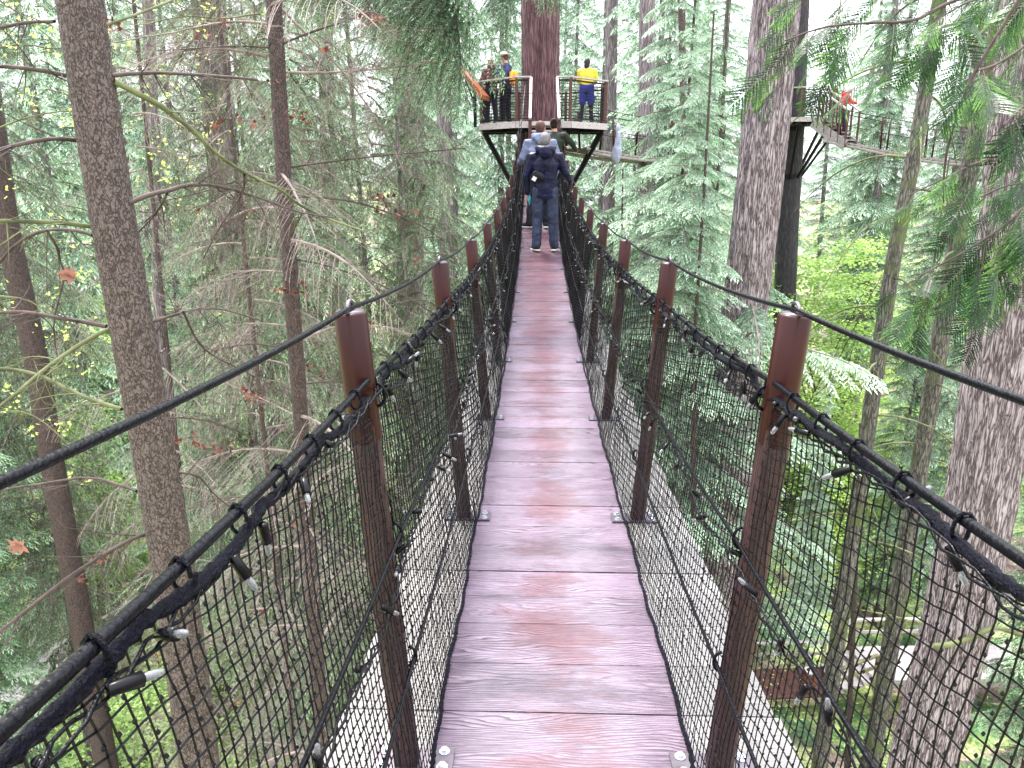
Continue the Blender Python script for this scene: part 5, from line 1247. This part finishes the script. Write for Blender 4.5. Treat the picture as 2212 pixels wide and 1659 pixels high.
def person(label, loc, rz, H, J, cols, opts, tilt=0.0):
    """J: joints in metres for a 1.75 m figure that faces +Y"""
    t = thing('person', label, 'person', tuple(loc), rz); t.scale = (H / 1.75,) * 3; t.rotation_euler = (tilt, 0, rz)
    hip, chest, neck, head = [np.array(J[k], float) for k in ('hip', 'chest', 'neck', 'head')]
    hf = unit(np.array(J.get('look', (0, 1, 0)), float)); hr = unit(np.cross(hf, (0, 0, 1))); hu = np.cross(hr, hf); HM = np.stack([hr, hf, hu], 1)
    b_ = MB()
    def torso(mb, g=0.0, low=-0.03):
        P = [hip + [0, 0, low], lerp(hip, chest, 0.3), lerp(hip, chest, 0.7), chest, lerp(chest, neck, 0.6), neck]
        mb.tube(P, [0.155 + g, 0.145 + g, 0.165 + g, 0.185 + g, 0.13 + g, 0.062 + g * 0.5], 20, ell=[0.72, 0.72, 0.68, 0.64, 0.66, 0.95], ref=J.get('across', (1, 0, 0)))
    torso(b_)
    limb(b_, [neck - [0, 0, 0.03], lerp(neck, head, 0.6)], [0.058, 0.054])
    b_.ball(head, 1, 18, 14, M=HM @ np.diag([0.074, 0.094, 0.108])); b_.ball(head + hf * 0.028 - hu * 0.055, 1, 14, 10, M=HM @ np.diag([0.055, 0.062, 0.062]))
    b_.tube([head + hf * 0.09 + hu * 0.015, head + hf * 0.112 - hu * 0.022, head + hf * 0.088 - hu * 0.032], [0.010, 0.015, 0.010], 8)
    for e in (-1, 1): b_.ball(head + hr * e * 0.076 - hf * 0.006 - hu * 0.008, 1, 8, 6, M=HM @ np.diag([0.012, 0.020, 0.031]))
    for k in ('L', 'R'):
        s_, e_, w_ = [np.array(v, float) for v in J['arm' + k]]; limb(b_, [s_, e_, w_], [0.052, 0.041, 0.027])
        hand(b_, w_, J.get('hand' + k, w_ - e_), J.get('up' + k, (0, 0.3, 1)), opts.get('curl', 0.7), 1 if k == 'L' else -1)
        h_, n_, a_ = [np.array(v, float) for v in J['leg' + k]]; limb(b_, [h_, n_, a_], [0.088, 0.058, 0.040])
        f_ = unit(np.array(J.get('toe' + k, (0, 1, 0)), float)); b_.tube([a_ - f_ * 0.05 - [0, 0, 0.03], a_ + f_ * 0.05 - [0, 0, 0.035], a_ + f_ * 0.16 - [0, 0, 0.05]], [0.035, 0.040, 0.025], 10)
    body = fuse(b_, 'body', M['skin'], t, 0.011, 2)
    f_ = MB()                                            # eyes, brows, mouth
    for e in (-1, 1):
        f_.ball(head + hr * e * 0.030 + hf * 0.086 + hu * 0.004, 1, 8, 6, M=HM @ np.diag([0.013, 0.007, 0.007]), mat=0)
        f_.ball(head + hr * e * 0.030 + hf * 0.092 + hu * 0.004, 0.005, 6, 5, mat=1)
    f_.ball(head + hf * 0.090 - hu * 0.062, 1, 8, 5, M=HM @ np.diag([0.022, 0.006, 0.006]), mat=2)
    f_.build('face', [cols['white'], cols['dark'], cols['lip']], t, smooth=True)
    # hair
    h_ = MB(); hl = opts.get('hair', 'short')
    h_.ball(head + hu * 0.022 - hf * 0.014, 1, 20, 14, M=HM @ np.diag([0.084, 0.097, 0.100]))
    h_.ball(head - hf * 0.045 - hu * 0.012, 1, 16, 12, M=HM @ np.diag([0.073, 0.062, 0.085]))
    if hl == 'bun': h_.ball(head - hf * 0.085 + hu * 0.075, 0.045, 12, 8)
    if hl == 'long': limb(h_, [head - hf * 0.05, head - hf * 0.075 - hu * 0.16, head - hf * 0.06 - hu * 0.26], [0.075, 0.070, 0.040])
    hm = MB(); hm = h_
    ho = fuse(hm, 'hair', cols['hair'], t, 0.010, 1, 0.006)
    for v in ho.data.vertices:                           # leave the face free
        lp = np.array(v.co) - head; fwd = lp @ hf; upv = lp @ hu
        if fwd > 0.035 and upv < 0.055:
            v.co = Vector(np.array(v.co) - hf * (fwd - 0.0) * 0.75)
    # jacket
    j_ = MB(); torso(j_, 0.030, opts.get('hem', -0.12))
    for k in ('L', 'R'):
        s_, e_, w_ = [np.array(v, float) for v in J['arm' + k]]; sl_ = lerp(e_, w_, 0.93)
        limb(j_, [lerp(chest, s_, 0.75), s_, e_, sl_], [0.085, 0.078, 0.062, 0.046])
    if opts.get('hood'):
        a = np.linspace(-0.15 * PI, 1.15 * PI, 13); c_ = neck + np.array([0, -0.035, 0.02])
        hp = [c_ + np.array([math.cos(q) * 0.115, -math.sin(q) * 0.095, 0.012 * math.cos(2 * q)]) for q in a]
        j_.tube(hp, [0.030] + [0.044 + 0.020 * max(0, math.sin(q)) for q in a[1:-1]] + [0.030], 12)
        j_.ball(neck + [0, -0.14, -0.035], (0.105, 0.060, 0.085), 14, 10)
    fuse(j_, 'jacket', cols['jacket'], t, 0.013, 3, 0.010)
    # trousers
    p_ = MB(); p_.tube([hip + [0, 0, 0.04], hip + [0, 0, -0.05], hip + [0, 0, -0.14]], [0.160, 0.172, 0.150], 18, ell=0.74)
    for k in ('L', 'R'):
        h0, n_, a_ = [np.array(v, float) for v in J['leg' + k]]; m_ = lerp(n_, a_, 0.45)
        limb(p_, [h0, n_, m_, a_ - [0, 0, 0.005]], opts.get('leg_r', [0.108, 0.084, 0.076, 0.072]))
        for q in (0.80, 0.93): p_.ball(lerp(n_, a_, q) + [0, 0.0, 0], (0.080, 0.078, 0.022), 12, 6)
    fuse(p_, 'trousers', cols['trousers'], t, 0.013, 3, 0.010)
    for k in ('L', 'R'):
        a_ = np.array(J['leg' + k][2], float); fd = unit(np.array(J.get('toe' + k, (0, 1, 0)), float)); s_ = MB()
        s_.tube([a_ - fd * 0.085 - [0, 0, 0.030], a_ - fd * 0.02 - [0, 0, 0.020], a_ + fd * 0.09 - [0, 0, 0.040], a_ + fd * 0.195 - [0, 0, 0.052]], [0.040, 0.052, 0.048, 0.030], 14, ell=0.9)
        so_ = fuse(s_, 'shoe', cols['shoe'], t, 0.009, 2)
        s2 = MB(); P = [a_ - fd * 0.105 - [0, 0, 0.072], a_ + fd * 0.02 - [0, 0, 0.074], a_ + fd * 0.14 - [0, 0, 0.074], a_ + fd * 0.225 - [0, 0, 0.070]]
        s2.tube(P, [0.036, 0.046, 0.050, 0.024], 14, ell=0.36 , ref=np.cross(fd, (0, 0, 1))); s2.build('sole', cols['sole'], so_, smooth=True)
    if 'hat' in opts:
        w_ = MB(); c_ = head + hu * 0.065
        w_.ball(c_ + hu * 0.012, 1, 18, 10, M=HM @ np.diag([0.098, 0.108, 0.075]))
        w_.tube([c_ - hu * 0.012, c_ - hu * 0.004, c_ + hu * 0.004], [opts['hat'], opts['hat'] * 0.99, 0.10], 26, ref=hr); w_.build('hat', cols['hat'], t, smooth=True)
    if 'bag' in opts:
        bx_ = MB(); c_, sz, an = opts['bag']; bx_.ball(c_, 1, 18, 12, M=roty(an) @ np.diag(np.array(sz)))
        bx_.box(c_, np.array(sz) * np.array([1.5, 1.35, 1.55]), M=roty(an)); bag = fuse(bx_, 'bag', cols['bag'], t, 0.012, 4, 0.005)
        if opts.get('strap'):
            s_ = MB(); 
            for st_ in opts['strap']: s_.tube(st_, 0.013, 6, ell=0.4)
            s_.build('strap', cols['bag'], t, smooth=True)
        if opts.get('badge') is not None:
            q = MB(); q.box(opts['badge'], (0.060, 0.008, 0.062), M=roty(0.5)); q.build('badge', cols['white'], bag)
    return t
def cloth(name, col, rough=0.6, var=0.35): return simple(name, col, rough, var, 9, bump=0.5, bscale=30)
white = simple('off_white', (0.5, 0.49, 0.48), 0.6, 0.1); dark = simple('near_black', (0.012, 0.01, 0.012), 0.4, 0.2); lip = simple('lips', (0.42, 0.17, 0.15), 0.5, 0.1)
base = dict(white=white, dark=dark, lip=lip, sole=white, shoe=cloth('black_shoe', (0.014, 0.014, 0.018), 0.5))
STAND = dict(hip=(0, 0, 0.93), chest=(0, 0, 1.30), neck=(0, -0.01, 1.49), head=(0, 0.01, 1.635))
# the man in navy
p1 = ray(1176, 543, 12.35); p1[2] = zdeck(p1[1])
J = dict(STAND, head=(-0.005, 0.03, 1.64), look=(0.05, 1, -0.12), armL=[(-0.20, -0.01, 1.42), (-0.285, -0.02, 1.13), (-0.27, 0.05, 0.86)], armR=[(0.20, 0, 1.42), (0.30, 0.03, 1.17), (0.385, 0.16, 1.045)],
         handR=(0.15, 0.9, -0.15), upR=(0.2, 0, 1), handL=(0.02, 0.15, -1), upL=(-1, 0, 0), legL=[(-0.095, 0, 0.90), (-0.115, 0.03, 0.50), (-0.125, -0.01, 0.09)], legR=[(0.095, 0, 0.90), (0.125, 0.01, 0.49), (0.15, 0.0, 0.09)], toeL=(-0.35, 1, 0), toeR=(0.12, 1, 0))
person('man in navy hooded rain jacket and dark jeans seen from behind, nearest on the bridge', p1, 0.0, 1.78, J,
       dict(base, hair=cloth('grey_hair', (0.11, 0.105, 0.11), 0.7, 0.5), jacket=cloth('navy_rain_jacket', (0.006, 0.0065, 0.026), 0.32), trousers=cloth('dark_blue_jeans', (0.016, 0.023, 0.052), 0.7, 0.5), bag=cloth('black_sling_bag', (0.004, 0.004, 0.008), 0.45)),
       dict(hood=True, hem=-0.13, bag=((-0.105, -0.185, 1.12), (0.105, 0.045, 0.070), 0.5), strap=[[(-0.02, -0.21, 1.18), (0.05, -0.20, 1.30), (0.13, -0.13, 1.42), (0.15, 0.0, 1.49)], [(-0.19, -0.17, 1.07), (-0.235, -0.06, 1.04), (-0.20, 0.08, 1.08)]], badge=(-0.165, -0.258, 1.085)))
gl = MB(); gl.ball((0, 0, 0), (0.022, 0.03, 0.06), 10, 8); gl.tube([(0, 0, 0.02), (0.006, 0.01, -0.05), (0.0, 0.0, -0.095)], [0.024, 0.018, 0.008], 8)
o = gl.build('glove', simple('teal_cloth', (0.03, 0.35, 0.45), 0.6, 0.2), smooth=True, loc=(p1[0] - 0.245, p1[1] + 0.06, p1[2] + 0.80)); tag(o, "teal glove held low in the navy-jacketed man's left hand", 'glove')
# the man in front of him
p2 = ray(1166, 482, 14.0); p2[2] = zdeck(p2[1])
J = dict(STAND, head=(0.0, 0.0, 1.645), look=(0.25, 1, 0.05), armL=[(-0.20, 0, 1.42), (-0.30, 0.06, 1.17), (-0.36, 0.27, 1.08)], armR=[(0.20, 0, 1.42), (0.30, -0.02, 1.14), (0.27, 0.10, 0.92)],
         handL=(-0.1, 1, 0.1), upL=(0, 0, 1), legL=[(-0.095, 0, 0.90), (-0.14, 0.03, 0.49), (-0.17, 0.0, 0.09)], legR=[(0.095, 0, 0.90), (0.11, 0.03, 0.49), (0.115, 0.02, 0.09)], toeL=(-1.2, 0.55, 0), toeR=(0.2, 1, 0))
person('brown-haired person in pale blue-grey fleece just ahead of the man in navy', p2, 0.0, 1.80, J,
       dict(base, hair=cloth('brown_hair', (0.055, 0.022, 0.018), 0.7, 0.5), jacket=cloth('blue_grey_fleece', (0.13, 0.15, 0.25), 0.8, 0.5), trousers=cloth('charcoal_trousers', (0.009, 0.01, 0.015), 0.7)), dict(hood=True, hem=-0.10))
# the one climbing to the stair
p3 = ray(1190, 430, 15.7); p3[2] = zdeck(p3[1])
J = dict(STAND, hip=(0, 0, 0.93), chest=(0.05, 0.03, 1.29), neck=(0.05, 0.05, 1.47), head=(0.03, 0.08, 1.61), look=(-0.3, 1, 0.0), armL=[(-0.13, 0.02, 1.40), (-0.02, 0.22, 1.22), (0.22, 0.36, 1.18)], armR=[(0.24, 0.02, 1.40), (0.40, 0.16, 1.24), (0.46, 0.34, 1.12)],
         handR=(0.1, 1, 0), upR=(0, 0, 1), handL=(1, 0.4, 0), upL=(0, 0, 1), legL=[(-0.095, 0, 0.90), (-0.10, 0.08, 0.50), (-0.10, 0.0, 0.09)], legR=[(0.095, 0, 0.90), (0.12, 0.10, 0.52), (0.12, 0.05, 0.09)])
person('dark-haired person in olive green jacket leaning on the right rail near the stair', p3, -0.15, 1.68, J,
       dict(base, hair=cloth('dark_brown_hair', (0.014, 0.007, 0.007), 0.6, 0.5), jacket=cloth('dark_olive_jacket', (0.016, 0.021, 0.015), 0.6, 0.4), trousers=cloth('dark_blue_trousers', (0.01, 0.011, 0.022), 0.7)), dict(hood=False, hair='bun', hem=-0.14))
# platform, left
VOX[0] = 1.6
def on_floor(px, d, z): q = ray(px, 262, d); q[2] = z; return q
ph = dict(STAND, head=(0, 0.05, 1.62), look=(0, 1, -0.15), armL=[(-0.20, 0, 1.42), (-0.24, 0.14, 1.20), (-0.05, 0.22, 1.44)], armR=[(0.20, 0, 1.42), (0.25, 0.16, 1.22), (0.07, 0.24, 1.42)], handL=(0.5, 0.1, 1), handR=(-0.4, 0.1, 1), upL=(-1, 0, 0.2), upR=(1, 0, 0.2),
          legL=[(-0.095, 0, 0.90), (-0.12, 0.02, 0.49), (-0.15, 0.0, 0.09)], legR=[(0.095, 0, 0.90), (0.12, 0.02, 0.49), (0.16, 0.0, 0.09)])
person('person in wide pale sun hat with yellow backpack on left side of the near platform', on_floor(1093, 21.75, FL), R(62), 1.76, ph,
       dict(base, hair=cloth('short_dark_hair', (0.05, 0.03, 0.025), 0.7), jacket=cloth('navy_jacket', (0.017, 0.022, 0.075), 0.5), trousers=cloth('black_trousers', (0.005, 0.005, 0.010), 0.7), hat=simple('pale_hat', (0.5, 0.44, 0.39), 0.7, 0.1), bag=cloth('yellow_backpack', (0.62, 0.26, 0.015), 0.5, 0.3)),
       dict(hat=0.17, hem=-0.08, bag=((0.0, -0.24, 1.10), (0.155, 0.10, 0.20), 0.0)))
ph2 = dict(ph, look=(0.2, 1, -0.05), armL=[(-0.20, 0, 1.42), (-0.25, 0.1, 1.16), (-0.18, 0.30, 1.10)], armR=[(0.20, 0, 1.42), (0.25, 0.1, 1.16), (0.18, 0.30, 1.10)], handL=(0, 1, 0), handR=(0, 1, 0), upL=(0, 0, 1), upR=(0, 0, 1))
person('person in maroon jacket and pale cap at the left corner of the near platform', on_floor(1062, 22.1, FL), R(35), 1.68, ph2,
       dict(base, hair=cloth('fair_brown_hair', (0.20, 0.11, 0.07), 0.7), jacket=cloth('maroon_jacket', (0.09, 0.03, 0.042), 0.6, 0.5), trousers=cloth('plum_grey_trousers', (0.022, 0.014, 0.034), 0.7), hat=simple('pale_cap', (0.6, 0.5, 0.47), 0.7, 0.1)), dict(hat=0.11, hood=True))
person('dark-haired person in yellow top and blue shorts on the right side of the near platform', on_floor(1266, 22.0, FL), R(-8), 1.66, ph2,
       dict(base, hair=cloth('black_hair', (0.012, 0.010, 0.014), 0.5), jacket=cloth('yellow_top', (0.60, 0.48, 0.03), 0.6, 0.15), trousers=cloth('black_leggings', (0.015, 0.013, 0.02), 0.7)), dict(hair='long', hem=0.06, leg_r=[0.095, 0.062, 0.055, 0.048]))
sk = MB(); q0 = on_floor(1266, 22.0, FL); s_ = 1.66 / 1.75
for e in (-1, 1): limb(sk, [(e * 0.09, 0, 0.98), (e * 0.12, 0.01, 0.56)], [0.125, 0.10])
sk.tube([(0, 0, 1.03), (0, 0, 0.85)], 0.18, 18, ell=0.8)
o = fuse(sk, 'shorts', cloth('bright_blue_shorts', (0.013, 0.022, 0.20), 0.6, 0.3), None, 0.014, 3, 0.008)
pr = [x for x in C.objects if x.name.startswith('person') and 'yellow top' in x.get('label', '')][0]; o.parent = pr
# red jacket on the far stair
q = lerp(a0, a1, 0.62); 
jr = dict(STAND, hip=(0, -0.02, 0.93), chest=(0, 0.10, 1.27), neck=(0, 0.18, 1.44), head=(0, 0.26, 1.56), look=(0, 1, -0.5), armL=[(-0.19, 0.14, 1.38), (-0.22, 0.32, 1.14), (-0.20, 0.52, 1.08)], armR=[(0.19, 0.14, 1.38), (0.22, 0.32, 1.14), (0.20, 0.52, 1.08)], handL=(0, 1, 0), handR=(0, 1, 0), upL=(0, 0, 1), upR=(0, 0, 1),
          legL=[(-0.095, 0, 0.90), (-0.10, 0.05, 0.50), (-0.10, 0.0, 0.09)], legR=[(0.095, 0, 0.90), (0.11, 0.12, 0.52), (0.11, 0.2, 0.09)])
person('person in bright red jacket on the stair by the distant platform', (q[0], q[1], q[2] + 0.02), R(-95), 1.66, jr,
       dict(base, hair=cloth('grey_white_hair', (0.4, 0.34, 0.33), 0.7), jacket=cloth('bright_red_jacket', (0.48, 0.006, 0.035), 0.5, 0.25), trousers=cloth('dark_plum_trousers', (0.03, 0.018, 0.03), 0.7), hat=simple('white_cap', (0.7, 0.62, 0.62), 0.7, 0.1)), dict(hood=True, hat=0.105, hem=-0.16))
#SECTION5
